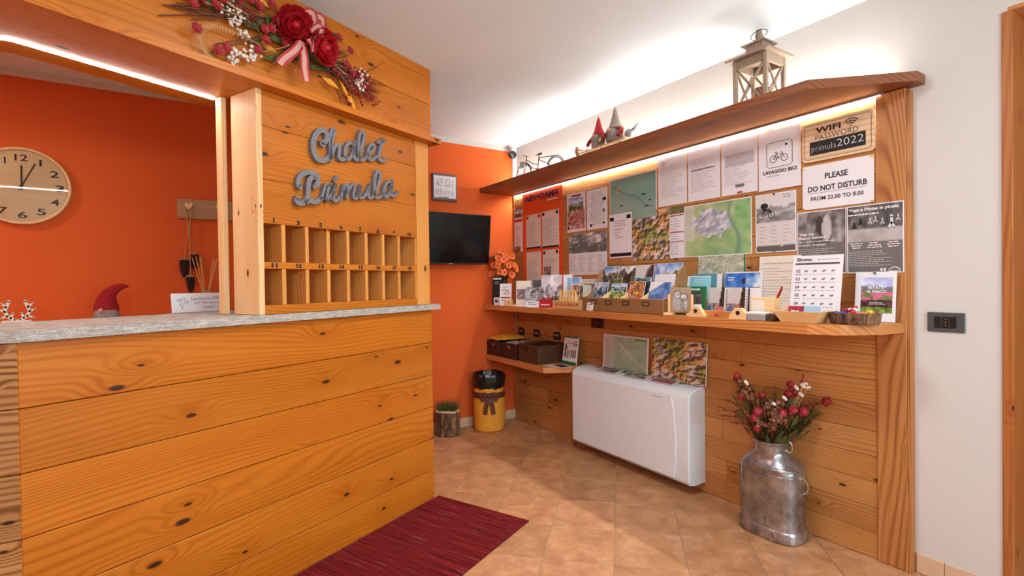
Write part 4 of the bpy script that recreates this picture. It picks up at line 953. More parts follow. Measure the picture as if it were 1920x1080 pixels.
# left end
vz = thing('flower_vase', 'dark vase of orange silk poppies in the far corner of the long shelf', 'vase', RW(.115, .215, S + .0005))
bm = B(); lathe(bm, [(.028, 0), (.036, .02), (.040, .09), (.034, .16), (.028, .205), (.031, .22), (.026, .22), (.024, .19)], 18); ob('vase', bm, M['pot'], vz, smooth=True)
r = random.Random(5)
for k in range(34):
    a = r.uniform(0, 2 * PI); rd = r.uniform(.03, .125); z = .29 + r.uniform(-.05, .12) + .05 * (1 - rd / .12); tip = Vector((max(-.092, min(.14, rd * math.cos(a) - .02)), min(.085, rd * math.sin(a)), z))
    bm = B(); tube(bm, [(0, 0, .17), (tip.x * .4, tip.y * .4, .17 + (z - .17) * .6), tip], .0016, 4); st = ob('stem', bm, M['leaf'], vz)
    if k < 25:
        cdir = Vector((tip.x - .06, tip.y - .12, .03)).normalized(); mt = cdir.to_track_quat('Z', 'Y').to_matrix()
        bm = B(); n_ = 5
        for q in range(n_):
            aa = 2 * PI * q / n_; pr = .026 + r.uniform(-.003, .004)
            pts = [(0, 0, 0), (pr * .6, -.015, .008), (pr, -.012, .012), (pr * 1.08, 0, .008), (pr, .012, .012), (pr * .6, .015, .008)]
            vs = [bm.verts.new(tip + mt @ (Matrix.Rotation(aa, 3, 'Z') @ Vector(p))) for p in pts]; bm.faces.new(vs)
        ob('blossom', bm, M['poppy'], vz); bm = B(); ball(bm, tip + mt @ Vector((0, 0, .005)), .006); ob('blossom_centre', bm, M['inkbrown'], vz)
    else:
        bm = B()
        for q in range(5):
            d_ = Vector((r.uniform(-1, 1), r.uniform(-1, 1), r.uniform(-.2, 1))).normalized(); b_ = tip * .9 + Vector((0, 0, .02)); sd = d_.cross(Vector((0, 0, 1))).normalized() * .012
            vs = [bm.verts.new(p) for p in (b_, b_ + d_ * .025 + sd, b_ + d_ * .06, b_ + d_ * .025 - sd)]; bm.faces.new(vs)
        ob('leaf', bm, M['leaf'], vz)
bm = B()
for k in range(46):
    a = r.uniform(0, 2 * PI); el = r.uniform(.2, 1.4); L_ = r.uniform(.07, .14); d_ = Vector((math.cos(a) * math.cos(el), math.sin(a) * math.cos(el), math.sin(el))); b_ = Vector((0, 0, .20)); sd = d_.cross(Vector((0, 0, 1))).normalized() * .006
    tip = b_ + d_ * L_; tip.y = min(tip.y, .08); vs = [bm.verts.new(p) for p in (b_, (b_ + tip) / 2 + sd, tip, (b_ + tip) / 2 - sd)]; bm.faces.new(vs)
o_ = ob('foliage', bm, M['leaf'], vz); o_['kind'] = 'stuff'
t, w2, h = stand('menu_board', 'black card with white handwriting standing before the poppy vase', 'sign', .14, .30, .085, .235, PH, 'blackpaper'); lines(t, -.036, .036, .205, .225, 1, M['whiteink'], 330, .7, -.0042, 1); lines(t, -.02, .02, .17, .2, 2, M['chalk'], 331, .3, -.0042)
t, w2, h = stand('leaflet', 'white card with small drawing and red line, standing before the tan book', 'leaflet', .345, .345, .098, .175); rects(t, [(-.04, .04, .058, .068)], M['pinkbloom'], -.0042); rects(t, [(-.035, .035, .040, .046)], M['greyink'], -.0042); lines(t, -.02, .02, .14, .155, 1, M['greyink'], 332, .6, -.0042, 1)
bm = B(); ribbon(bm, [(-.03, .12), (-.01, .128), (.02, .118), (.03, .098), (.0, .09), (-.015, .1), (.01, .112)], .005, -.0045, -.003); ob('drawing', bm, M['hydrangea'], t)
t, w2, h = stand('guide_book', 'tan covered book with a dark photo, behind the white drawing card', 'book', .50, .275, .12, .195, PH, 'cream', .012); pic(t, -.055, .015, .05, .13, blotch(333, [(50, 36, 34), (120, 100, 100), (190, 180, 190), (80, 50, 40)], 6), 12, 12, -.0128)
for u, wd, hh, m, lab in ((.205, .05, .062, 'paper', 'small white leaflet box with teal print at the left shelf end'), (.29, .075, .046, 'cream', 'small cream card box before the white drawing card'), (.385, .06, .048, 'card', 'small tan card box with an orange dot')):
    t = thing('card_box', lab, 'box', RW(u, .343, S + .0005), PH, 'small card boxes at the shelf end'); bm = B(); bx(bm, -wd / 2, wd / 2, 0, .03, 0, hh, .001); ob('carton', bm, M[m], t)
    if m == 'paper': rects(t, [(-.015, .015, .02, .045)], M['darkgrey'], -.0006)
    elif m == 'card': rects(t, [(-.006, .006, .018, .03)], M['poppy'], -.0006)
    else: lines(t, -.03, .03, .012, .036, 2, M['greyink'], 335, .3, -.0006)
t, w2, h = stand('leaflet', 'dark blue leaflet standing at the back left of the valley picture', 'leaflet', .52, .15, .085, .20, PH, 'darkgrey')
t, w2, h = stand('leaflet', 'leaflet with a grey village photo before the dark blue leaflet', 'leaflet', .655, .285, .135, .145); pic(t, -w2, w2, .04, h, blotch(336, [(40, 40, 46), (120, 120, 124), (214, 212, 220), (70, 70, 60)], 6, 2), 16, 14, -.0036); lines(t, -.05, .03, .01, .036, 2, M['ink'], 337, .4, -.0036)
t, w2, h = stand('leaflet', 'large leaflet with a snowy valley, beside the red booklet', 'leaflet', .80, .235, .165, .235, math.radians(-62)); pic(t, -w2, w2, .0, h, mountain(338, sky=((190, 186, 196), (220, 216, 220)), rock=(130, 124, 136), low=(90, 90, 70), snow=.4, hz=.6), 20, 22, -.0036)
t, w2, h = stand('leaflet', 'white leaflet seen partly behind the snowy valley leaflet', 'leaflet', .90, .165, .07, .235, math.radians(-62))
t, w2, h = stand('booklet', 'red booklet with a white line of print at the shelf front', 'book',   .865, .335, .10, .062, math.radians(-66), 'redpaint', .01, .25); lines(t, -.035, .035, .014, .026, 1, M['whiteink'], 339, .6, -.0108, 1)
for k, (u, d, a, lab) in enumerate(((.34, .29, .35, 'flat white sheet lying under the cards at the left shelf end'), (.62, .300, .1, 'flat white sheet lying before the grey village leaflet'))):
    bm = B(); box(bm, (0, 0, 0), (.24, .10, .0012)); tag(ob('loose_sheet', bm, M['paper'], None, RW(u, d, S + .0009 + .0), (0, 0, RZ + a * .2)), lab, 'paper')
D.objects['loose_sheet'].location.z = S + .0008
# tray of bottles
tr = thing('display_tray', 'honey-coloured wooden display tray with orange dots on its front', 'tray', RW(1.112, .347, S + .0005), RZ)
for a in ((-.15, .15, 0, .006, 0, .055), (-.15, .15, .074, .08, 0, .055), (-.15, -.144, .0062, .0738, 0, .055), (.144, .15, .0062, .0738, 0, .055), (-.1438, .1438, .0062, .0738, 0, .006)): ob2('side_board', 'card', tr, *a)
for k in range(12): rects(tr, [(-.125 + k * .021, -.113 + k * .021, .018 + (k % 3) * .004, .034 + (k % 2) * .006)], M[('poppy', 'redpaint', 'inkbrown')[k % 3 if k > 5 else 0]], -.0008, 'dot')
for k in range(6):
    t = thing('little_bottle', 'little buff bottle with a yellow cap, %s from the left in the wooden tray' % ('first', 'second', 'third', 'fourth', 'fifth', 'sixth')[k], 'bottle', RW(.997 + k * .032, .304, S + .0075), 0, 'little bottles in the tray')
    bm = B(); lathe(bm, [(.012, 0), (.0125, .004), (.0125, .07), (.006, .085), (.006, .095)], 10); ob('bottle', bm, M['card'], t, smooth=True); bm = B(); lathe(bm, [(.0075, .0952), (.0075, .11), (.006, .113)], 10); ob('cap', bm, M['brass'], t)
for u, d, wd, hh, sd, lab, fn in ((.985, .19, .13, .215, -60, 'white and blue leaflet with a waterfall, left of the meadow leaflet', lambda s, t_: lerp((120, 160, 200), (226, 232, 240), abs(s - .3) * 5) if s < .5 else mountain(341, low=(120, 140, 90))(s, t_)),
        (1.195, .20, .19, .20, -72, 'leaflet with yellow autumn meadow behind the wooden tray', mountain(342, sky=((190, 184, 176), (206, 200, 190)), rock=(120, 110, 90), low=(120, 100, 50), hz=.8)),
        (1.085, .235, .11, .165, -70, 'leaflet with red and brown market photo behind the tray', blotch(343, [(90, 50, 40), (190, 130, 110), (226, 200, 180), (130, 80, 60)], 6, 2)),
        (1.195, .240, .06, .16, -70, 'small leaflet with green trees and white border by the organiser', lambda s, t_: lerp((206, 220, 206), (70, 110, 60), (.5 - t_) * 3 + fbm(s * 6, t_ * 6, 344) - .3))):
    t, w2, h = stand('leaflet', lab, 'leaflet', u, d, wd, hh, math.radians(sd)); pic(t, -w2 + .003, w2 - .003, .003, h - .003, fn, 16, 16, -.0036)
# easel
es = thing('picture_easel', 'little wooden stand holding a grey figure drawing, right of the organiser', 'stand', RW(2.022, .328, S + .0005), math.radians(-76))
for x in (-.062, .062):
    ob2('foot', 'pale', es, x - .022, x + .022, -.02, .03, 0, .014); ob2('post', 'pale', es, x - .006, x + .006, .0, .012, .0142, .11)
bm = B(); bx(bm, -.052, .052, -.004, 0, 0, .132); pl = ob('plate', bm, M['peg'], es, (0, .005, .0145), (-.12, 0, 0))
def sketch(s, t_):
    c = lerp((150, 130, 104), (170, 152, 124), fbm(s * 6, t_ * 6, 361))
    for cx, cz, a, b, v in ((.3, .45, .24, .42, 168), (.3, .72, .2, .16, 186), (.68, .62, .2, .16, 206), (.66, .3, .16, .32, 150), (.8, .4, .07, .3, 196)):
        if ((s - cx) / a) ** 2 + ((t_ - cz) / b) ** 2 < 1: g = v * (.72 + .5 * fbm(s * 9, t_ * 14, 362)); c = (g, g * .98, g * .97)
    if abs(math.hypot((s - .68) / .2, (t_ - .62) / .16) - 1) < .12 or abs(math.hypot((s - .3) / .22, (t_ - .72) / .17) - 1) < .09: c = (70, 64, 60)
    return c
pic(pl, -.046, .046, .006, .126, sketch, 26, 30, -.0048)
# wooden rail with trapezoid ends
rl = thing('wooden_rail', 'low wooden rail with two trapezoid end blocks and a red bead', 'stand', RW(2.243, .350, S + .0005), RZ)
ob2('rail', 'shelf', rl, -.135, .135, .012, .030, .004, .034)
for x in (-.1, .128):
    bm = B(); prism(bm, [(x - .046, 0), (x + .046, 0), (x + .046, .012), (x + .018, .05), (x - .018, .05), (x - .046, .012)], -.012, .0115, 'y'); e_ = ob('end_block', bm, M['pale'], rl)
    bm = B(); lathe(bm, [(.0, -.001), (.010, -.001), (.010, .001), (0, .001)], 14); bmesh.ops.rotate(bm, cent=(0, 0, 0), matrix=Matrix.Rotation(PI / 2, 3, 'X'), verts=bm.verts[:]); bmesh.ops.translate(bm, vec=(x, -.0125, .03), verts=bm.verts[:]); ob('hole', bm, M['black'], e_)
bm = B(); ball(bm, (.005, .004, .014), .0085, sub=2); ob('bead', bm, M['redpaint'], rl)
bm = B(); bx(bm, -.022, .022, -.012, .012, 0, .085, .001); tag(ob('wood_block', bm, M['shelf'], None, RW(2.062, .185, S + .0005), (0, 0, RZ)), 'brown wooden block between green-edged book and spiral pads', 'block')
# pen box
pb = thing('pen_box', 'small wooden pen box with a cream note on its front', 'box', RW(2.440, .285, S + .0008), RZ)
ob2('base', 'pale', pb, -.07, .065, -.02, .075, 0, .012)
for a in ((-.055, .055, 0, .006, .0122, .098), (-.055, .055, .054, .06, .0122, .098), (-.055, -.049, .0062, .0538, .0122, .098), (.049, .055, .0062, .0538, .0122, .098)): ob2('side_board', 'pale', pb, *a)
ob2('note', 'cream', pb, -.05, .012, -.002, -.0005, .02, .088, bev=0)
t = thing('pen', 'red pen leaning out of the small wooden pen box', 'pen', RW(2.455, .257, S + .014), 0, rot=(-.05, .42, RZ)); bm = B(); tube(bm, [(0, 0, .002), (0, 0, .012), (0, 0, .10)], [.001, .0036, .004], 8); ob('barrel', bm, M['redpaint'], t); bm = B(); tube(bm, [(0, 0, .1005), (0, 0, .148)], [.0046, .0042], 8); ob('cap', bm, M['redpaint'], t); bm = B(); bx(bm, .004, .0065, -.001, .001, .10, .14); ob('clip', bm, M['black'], t)
t = thing('tin_box', 'flat grey tin box at the shelf edge before the pen box', 'box', RW(2.455, .362, S + .0005), RZ); ob2('tin', 'greyplastic', t, -.044, .044, 0, .06, 0, .026, bev=.002); ob2('lid', 'cream', t, -.045, .045, -.001, .061, .0262, .037, bev=.002)
bm = B(); lathe(bm, [(0, -.03), (.015, -.03), (.016, -.02), (.016, .02), (.015, .03), (0, .03)], 14); bmesh.ops.rotate(bm, cent=(0, 0, 0), matrix=Matrix.Rotation(PI / 2, 3, 'X'), verts=bm.verts[:]); tag(ob('dark_roll', bm, M['inkbrown'], None, RW(2.522, .332, S + .0166), (0, 0, RZ)), 'short dark brown roll beside the grey tin box', 'roll')
for k in range(3):
    bm = B(); box(bm, (0, 0, 0), (.085 - k * .006, .10, .004)); tag(ob('paper_stack', bm, M['paper'], None, RW(2.535, .255, S + .003 + k * .0048), (0, 0, RZ + .1 - k * .08)), ['bottom white pad of the little stack behind the cardboard tray', 'middle white pad of the little stack behind the cardboard tray', 'top white pad of the little stack behind the cardboard tray'][k], 'notepad', 'stacked white pads')
# cardboard tray
ct = thing('cardboard_tray', 'buff cardboard tray with flared sides holding pink and blue cards', 'tray', RW(2.632, .352, S + .0006), RZ)
bm = B()
def wallq(bm, a, b, c, d, th):
    n = (Vector(b) - Vector(a)).cross(Vector(d) - Vector(a)).normalized() * th
    A = [bm.verts.new(Vector(p)) for p in (a, b, c, d)]; Bq = [bm.verts.new(Vector(p) - n) for p in (a, b, c, d)]; f = [bm.faces.new(A), bm.faces.new(Bq[::-1])]
    for i in range(4): f.append(bm.faces.new((A[i], Bq[i], Bq[(i + 1) % 4], A[(i + 1) % 4])))
bs = [(-.068, 0), (.068, 0), (.068, .095), (-.068, .095)]; tp = [(-.094, -.018), (.094, -.018), (.094, .113), (-.094, .113)]
for i in range(4):
    j = (i + 1) % 4; bm = B(); wallq(bm, (*bs[i], .001), (*bs[j], .001), (*tp[j], .047), (*tp[i], .047), .0018); ob('side', bm, M['card'], ct)
ob2('base', 'card', ct, -.068, .068, 0, .095, 0, .002, bev=0)
for x, c, lab in ((-.035, 'pinkbloom', 'pink card standing in the cardboard tray'), (.032, 'chrome', 'pale blue card standing in the cardboard tray')):
    t = thing('name_card', lab, 'card', RW(2.632 + x, .292, S + .004), 0, 'cards in the cardboard tray', rot=(-.25, 0, RZ)); bm = B(); bx(bm, -.034, .034, -.012, 0, 0, .062, .001); ob('card_stack', bm, M[c] if c == 'pinkbloom' else M['paper'], t)
    if c == 'pinkbloom': lines(t, -.02, .02, .036, .046, 1, M['whiteink'], 350, .4, -.0128)
    else: pic(t, -.034, .034, .02, .062, flat((150, 186, 206)), 2, 2, -.0127)
t = thing('pen', 'white pen leaning across the foot of the forecast sheet', 'pen', RW(2.628, .262, S + .063), 0, rot=(0, PI / 2 + .33, RZ)); bm = B(); tube(bm, [(0, 0, 0), (0, 0, .12)], .0034, 8); ob('barrel', bm, M['whiteplastic'], t); bm = B(); tube(bm, [(0, 0, .1205), (0, 0, .136)], [.0034, .001], 8); ob('tip', bm, M['whiteplastic'], t)
# bark bowl with sweets
bk = thing('bark_bowl', 'shallow bark bowl full of wrapped sweets at the right shelf end', 'bowl', RW(2.808, .262, S + .0006), RZ)
bm = B(); lathe(bm, [(.082, 0), (.088, .008), (.092, .03), (.094, .045), (.086, .045), (.082, .02), (.0, .016)], 26, 1, .62); ob('bark_shell', bm, M['bark'], bk)
r = random.Random(9); cols = [('sweet_red', rgb(196, 26, 46)), ('sweet_blue', rgb(40, 90, 176)), ('sweet_white', rgb(226, 226, 232)), ('sweet_yellow', rgb(240, 206, 30)), ('sweet_coral', rgb(232, 110, 80)), ('sweet_green', rgb(96, 140, 50))]
for n_, c in cols: M[n_] = plain(n_, c, .3, 0, .1, 80)
sm = {}
for n_, c in cols:
    bm = B(); ball(bm, (0, 0, 0), .0105, (1.1, .8, .8), 1)
    for sx in (-1, 1): 
        v = [bm.verts.new(p) for p in ((sx * .010, 0, 0), (sx * .018, .007, .003), (sx * .019, 0, -.002), (sx * .018, -.007, .003))]; bm.faces.new(v)
    sm[n_] = mesh('sweet', bm, M[n_])
for k in range(40):
    a = r.uniform(0, 2 * PI); q = math.sqrt(r.random()) * .9; x, y = .072 * q * math.cos(a), .043 * q * math.sin(a); z = .031 + .017 * (k % 3) * (1 - q * .6)
    if x < -.02: nm = r.choice(['sweet_blue', 'sweet_white', 'sweet_blue', 'sweet_red'])
    elif x < .03: nm = r.choice(['sweet_red', 'sweet_white', 'sweet_coral', 'sweet_red'])
    else: nm = r.choice(['sweet_yellow', 'sweet_coral', 'sweet_yellow', 'sweet_green'])
    o_ = ob('sweet', sm[nm], None, None, RW(2.808 + x, .262 - y, S + z), (r.uniform(-.5, .5), r.uniform(-.5, .5), r.uniform(0, 6)))
    tag(o_, {'sweet_red': 'red', 'sweet_blue': 'blue', 'sweet_white': 'white', 'sweet_yellow': 'yellow', 'sweet_coral': 'coral', 'sweet_green': 'green'}[nm] + ' wrapped sweet lying in the bark bowl', 'sweet', {'sweet_red': 'red', 'sweet_blue': 'blue', 'sweet_white': 'white', 'sweet_yellow': 'yellow', 'sweet_coral': 'coral', 'sweet_green': 'green'}[nm] + ' sweets in the bark bowl')

# ================================================================== ON THE CORNICE
ZC = 2.0040
# model bicycle, slightly turned from the wall
b0, b1 = Vector((-.151, -.346)), Vector((-.080, -.669))
ang = math.atan2(b1.y - b0.y, b1.x - b0.x); WB = (b1 - b0).length
bk = thing('model_bicycle', 'dark wire model bicycle with a basket standing on the cornice', 'bicycle', (b0.x, b0.y, ZC), ang)
def wheel(x, name):
    bm = B(); tube(bm, [(x + .078 * math.cos(a), 0, .0805 + .078 * math.sin(a)) for a in [k * PI / 14 for k in range(28)]], .0046, 6, True); wl = ob(name, bm, M['tyre'], bk)
    bm = B()
    for k in range(12): a = k * PI / 6; tube(bm, [(x, .004 * (-1) ** k, .0805), (x + .076 * math.cos(a), 0, .0805 + .076 * math.sin(a))], .0010, 4)
    ob('spokes', bm, M['rust'], wl); bm = B(); ball(bm, (x, 0, .0805), .007, sub=1); ob('hub', bm, M['tyre'], wl)
wheel(0, 'wheel'); wheel(WB, 'wheel')
bm = B()
for p in ([(0, 0, .0805), (.022, 0, .16), (.034, 0, .215)], [(.026, 0, .17), (.09, 0, .115), (.15, 0, .095)], [(.03, 0, .19), (.1, 0, .145), (.16, 0, .13)], [(.15, 0, .085), (.158, 0, .14), (.165, 0, .205)], [(.15, 0, .085), (WB, 0, .0805)], [(.162, 0, .17), (WB, 0, .0805)], [(.165, 0, .18), (WB - .03, 0, .172), (WB + .03, 0, .168)]): tube(bm, p, .0038, 6)
ob('frame', bm, M['rust'], bk)
for x, a0, a1 in ((0, 15, 110), (WB, 0, 165)):
    bm = B(); tube(bm, [(x + .089 * math.cos(math.radians(a)), 0, .0805 + .089 * math.sin(math.radians(a))) for a in range(a0, a1 + 1, 12)], .0036, 5); ob('mudguard', bm, M['rust'], bk)
bm = B(); tube(bm, [(.02, -.04, .222), (.034, -.02, .216), (.034, .02, .216), (.02, .04, .222)], .003, 6); ob('handlebar', bm, M['tyre'], bk)
bm = B(); tube(bm, [(.13, 0, .209), (.155, 0, .208), (.19, 0, .211)], [.003, .006, .011], 8); ob('saddle', bm, M['tyre'], bk)
bm = B(); 
for z in (.125, .15, .175): tube(bm, [(-.026, -.02, z), (.018, -.02, z), (.018, .02, z), (-.026, .02, z)], .0012, 4, True)
for x, y in ((-.026, -.02), (-.004, -.02), (.018, -.02), (.018, .02), (-.004, .02), (-.026, .02)): tube(bm, [(x, y, .12), (x, y, .177)], .0012, 4)
box(bm, (-.004, 0, .150), (.041, .037, .048)); ob('basket', bm, M['greyplastic'], bk)
bm = B(); lathe(bm, [(0, -.004), (.018, -.004), (.018, .004), (0, .004)], 14); bmesh.ops.rotate(bm, cent=(0, 0, 0), matrix=Matrix.Rotation(PI / 2, 3, 'X'), verts=bm.verts[:]); bmesh.ops.translate(bm, vec=(.15, 0, .085), verts=bm.verts[:]); ob('chainwheel', bm, M['redpaint'], bk)
# sledge with gnomes
sl = thing('wooden_sledge', 'small pale wooden sledge with curled runners on the cornice', 'sledge', RW(1.19, .20, ZC), RZ)
for y in (-.045, .045):
    bm = B(); pts = [(-.075, .105), (-.085, .075), (-.065, .035), (-.03, .008), (.02, .0), (.38, .0), (.38, .014), (.03, .014), (-.015, .024), (-.045, .05), (-.055, .08), (-.06, .105)]
    prism(bm, pts, y - .006, y + .006, 'y'); ob('runner', bm, M['peg'], sl)
    for x in (.03, .17, .33): ob2('strut', 'peg', sl, x - .006, x + .006, y - .005, y + .005, .0145, .05, bev=0)
    ob2('rail', 'pale', sl, -.055, .38, y - .006, y + .006, .0505, .060)
for k in range(3): ob2('slat', 'pale', sl, -.0, .38, -.034 + k * .024, -.014 + k * .024, .0605, .067)
bm = B(); tube(bm, [(-.066, -.05, .088), (-.066, .05, .088)], .006, 6); ob('cross_bar', bm, M['peg'], sl)
def gnome(u, label, red, s=1.0, hh=.13):
    g = thing('gnome_figure', label, 'figurine', RW(u, .205, ZC + .0677), RZ)
    bm = B(); lathe(bm, [(.055 * s, 0), (.062 * s, .02), (.055 * s, .055), (.034 * s, .085), (.0, .09)], 16, 1, .75); ob('body', bm, M['greycloth' if not red else 'beard'], g, smooth=True)
    bm = B(); lathe(bm, [(.050 * s, .074), (.052 * s, .082), (.036 * s, .105), (.022 * s, .105 + hh * .4), (.012 * s, .105 + hh * .75), (.0, .105 + hh)], 14, 1, .8); ob('hat', bm, M['redcloth' if red else 'greycloth'], g, smooth=True)
    bm = B(); lathe(bm, [(.0535 * s, .070), (.056 * s, .076), (.053 * s, .083)], 16, 1, .8); ob('hat_brim', bm, M['redcloth' if red else 'brownribbon'], g, smooth=True)
    bm = B(); lathe(bm, [(0, -.005), (.022 * s, .02), (.036 * s, .06), (.03 * s, .075), (0, .078)], 12, 1, .5); bmesh.ops.translate(bm, vec=(0, -.034 * s, 0), verts=bm.verts[:]); ob('beard', bm, M['beard'], g, smooth=True)
    bm = B(); ball(bm, (0, -.052 * s, .072), .010 * s, sub=2); ob('nose', bm, M['skin'], g, smooth=True)
    bm = B()
    for sx in (-1, 1): tube(bm, [(sx * .05 * s, -.01, .07), (sx * .07 * s, -.025, .045), (sx * .06 * s, -.045, .02)], [.014 * s, .013 * s, .011 * s], 8)
    ob('arms', bm, M['redcloth'], g, smooth=True); return g
gnome(1.292, 'gnome with a red cone hat sitting on the sledge', True, .95, .10); gnome(1.443, 'taller gnome with a grey patterned hat and red sleeves on the sledge', False, 1.1, .12)
t = thing('little_wreath', 'tiny wreath with a pale disc held before the red-hatted gnome', 'wreath', RW(1.365, .262, ZC + .0685), RZ)
bm = B(); tube(bm, [(.020 * math.cos(a), 0, .026 + .020 * math.sin(a)) for a in [k * PI / 8 for k in range(16)]], .006, 6, True); ob('ring', bm, M['leaf'], t); bm = B(); lathe(bm, [(0, -.003), (.014, -.003), (.014, .003), (0, .003)], 14); bmesh.ops.rotate(bm, cent=(0, 0, 0), matrix=Matrix.Rotation(PI / 2, 3, 'X'), verts=bm.verts[:]); bmesh.ops.translate(bm, vec=(0, 0, .026), verts=bm.verts[:]); ob('disc', bm, M['card'], t)
t = thing('stone_bird', 'small grey bundle with dark twigs at the right end of the sledge', 'ornament', RW(1.552, .20, ZC + .0675), RZ); bm = B(); ball(bm, (0, 0, .03), .03, (1, .8, .9), 2); ob('bundle', bm, M['greyplastic'], t, smooth=True); bm = B()
for k in range(6): tube(bm, [(.02, 0, .045), (.05 + .008 * (k % 3), .012 * (k - 2.5) * .5, .045 + .01 * (k - 2))], .0022, 4)
ob('twigs', bm, M['tyre'], t)
# lantern
ln = thing('wooden_lantern', 'greyish wooden lantern with crossed bars and a candle on the cornice', 'lantern', RW(2.372, .175, ZC), RZ)
q = .075
for sx in (-1, 1):
    for sy in (-1, 1): ob2('post', 'grey_wood', ln, sx * q - .009, sx * q + .009, sy * q - .009, sy * q + .009, .012, .235)
ob2('base', 'grey_wood', ln, -.088, .088, -.088, .088, 0, .0118)
for sy in (-1, 1):
    ob2('rail', 'grey_wood', ln, -q + .0095, q - .0095, sy * q - .007, sy * q + .007, .195, .235); ob2('rail', 'grey_wood', ln, sy * q - .007, sy * q + .007, -q + .0095, q - .0095, .195, .235)
    for a, b in (((-.064, .014), (.064, .193)), ((.064, .014), (-.064, .193))):
        bm = B(); ribbon(bm, [a, b], .009, -.003, .003, 0); ob('cross_bar', bm, M['grey_wood'], ln, (0, sy * q, 0)); bm = B(); ribbon(bm, [a, b], .009, -.003, .003, 0); ob('cross_bar', bm, M['grey_wood'], ln, (sy * q, 0, 0), (0, 0, PI / 2))
bm = B()
def frustum(bm, a, b, z0, z1):
    A = [bm.verts.new((sx * a, sy * a, z0)) for sx, sy in ((-1, -1), (1, -1), (1, 1), (-1, 1))]; Q = [bm.verts.new((sx * b, sy * b, z1)) for sx, sy in ((-1, -1), (1, -1), (1, 1), (-1, 1))]
    f = [bm.faces.new(A), bm.faces.new(Q)] + [bm.faces.new((A[i], A[(i + 1) % 4], Q[(i + 1) % 4], Q[i])) for i in range(4)]; bmesh.ops.recalc_face_normals(bm, faces=f)
frustum(bm, .108, .108, .2355, .245); frustum(bm, .106, .045, .2452, .275); ob('roof', bm, M['grey_wood'], ln)
bm = B(); frustum(bm, .042, .042, .2752, .305); ob('chimney', bm, M['grey_wood'], ln); bm = B(); frustum(bm, .058, .058, .3052, .311); frustum(bm, .055, .022, .3112, .328); ob('cap', bm, M['grey_wood'], ln)
bm = B(); lathe(bm, [(.018, .3282), (.015, .345), (.018, .352), (.013, .37), (.012, .38), (0, .384)], 12); ob('knob', bm, M['grey_wood'], ln, smooth=True)
bm = B(); tube(bm, [(.036 * math.cos(a), .036 * math.sin(a), .358 + .010 * math.cos(a)) for a in [k * PI / 10 for k in range(20)]], .0018, 5, True); ob('ring', bm, M['tyre'], ln)
t = thing('candle', 'pale brown pillar candle inside the wooden lantern', 'candle', RW(2.385, .175, ZC + .0122)); bm = B(); lathe(bm, [(.034, 0), (.034, .085), (.03, .089), (0, .086)], 18); ob('wax', bm, M['hydrangea'], t, smooth=True); bm = B(); tube(bm, [(0, 0, .0865), (.001, 0, .096)], .001, 5); ob('wick', bm, M['ink'], t)

# ================================================================== LOW SHELF
ZL = .5915
for u0, u1, lab, sgn in ((.006, .222, 'leftmost dark brown lidless box with yellow cloth on the low shelf', 1), (.248, .462, 'middle dark brown box with pale grey bags on the low shelf', 2)):
    w_ = (u1 - u0) / 2; t = thing('storage_box', lab, 'box', RW((u0 + u1) / 2, .325, ZL), RZ)
    for a in ((-w_, w_, 0, .008, 0, .122), (-w_, w_, .262, .27, 0, .122), (-w_, -w_ + .008, .0082, .2618, 0, .122), (w_ - .008, w_, .0082, .2618, 0, .122)): ob2('side', 'darkbox', t, *a)
    ob2('base', 'darkbox', t, -w_ + .0082, w_ - .0082, .0082, .2618, 0, .006)
    for k in (-1, 1): ob2('clasp', 'chrome', t, k * .012 - .005, k * .012 + .005, -.003, -.0002, .08, .105, bev=0)
def crumple(name, label, cat, loc, sx, sy, z, m, seed, rz=RZ):
    n = 14; vs = []; fs = []
    for j in range(n + 1):
        for i in range(n + 1):
            s, q_ = i / n - .5, j / n - .5; e = max(abs(s), abs(q_)) * 2
            vs.append((s * sx, q_ * sy, z * (1 - e ** 3) + .02 * fbm(i * .45, j * .45, seed) + .001))
    for j in range(n):
        for i in range(n): a = j * (n + 1) + i; fs.append((a, a + 1, a + n + 2, a + n + 1))
    me = D.meshes.new(name); me.from_pydata(vs, [], fs); me.materials.append(M[m]); o = ob(name, me, None, None, loc, (0, 0, rz)); return tag(o, label, cat)
crumple('folded_cloth', 'bright yellow cloth heaped over the leftmost dark box', 'cloth', RW(.114, .19, ZL + .1225), .19, .25, .034, 'yellowcloth', 401)
crumple('folded_bags', 'pale grey folded bags in the middle dark box', 'bags', RW(.355, .24, ZL + .106), .18, .11, .016, 'greyplastic', 402)
crumple('folded_bags', 'brown paper bags behind the grey ones in the middle dark box', 'bags', RW(.355, .118, ZL + .106), .18, .11, .02, 'crate', 403)
wb = thing('wicker_basket', 'woven brown wicker basket with open grip slots, right of the dark boxes', 'basket', RW(.62, .325, ZL), RZ)
for a in ((-.125, .125, 0, .012, 0, .128), (-.125, .125, .268, .28, 0, .128), (-.125, -.113, .0122, .2678, 0, .128), (.113, .125, .0122, .2678, 0, .128)): ob2('side', 'wicker', wb, *a, bev=.003)
ob2('base', 'wicker', wb, -.1128, .1128, .0122, .2678, 0, .01)
for a, b in (((-.125, 0), (.125, 0)), ((.125, 0), (.125, .28)), ((.125, .28), (-.125, .28)), ((-.125, .28), (-.125, 0))):
    bm = B(); tube(bm, [(a[0], a[1], .131), (b[0], b[1], .131)], .008, 7); ob('rim', bm, M['wicker'], wb)
for x in (-.045, -.015): ob2('grip_slot', 'black', wb, x - .009, x + .009, -.0025, -.0005, .085, .115, bev=0)
crumple('folded_bags', 'black folded bags lying in the wicker basket', 'bags', RW(.62, .185, ZL + .098), .215, .25, .02, 'liner', 404)
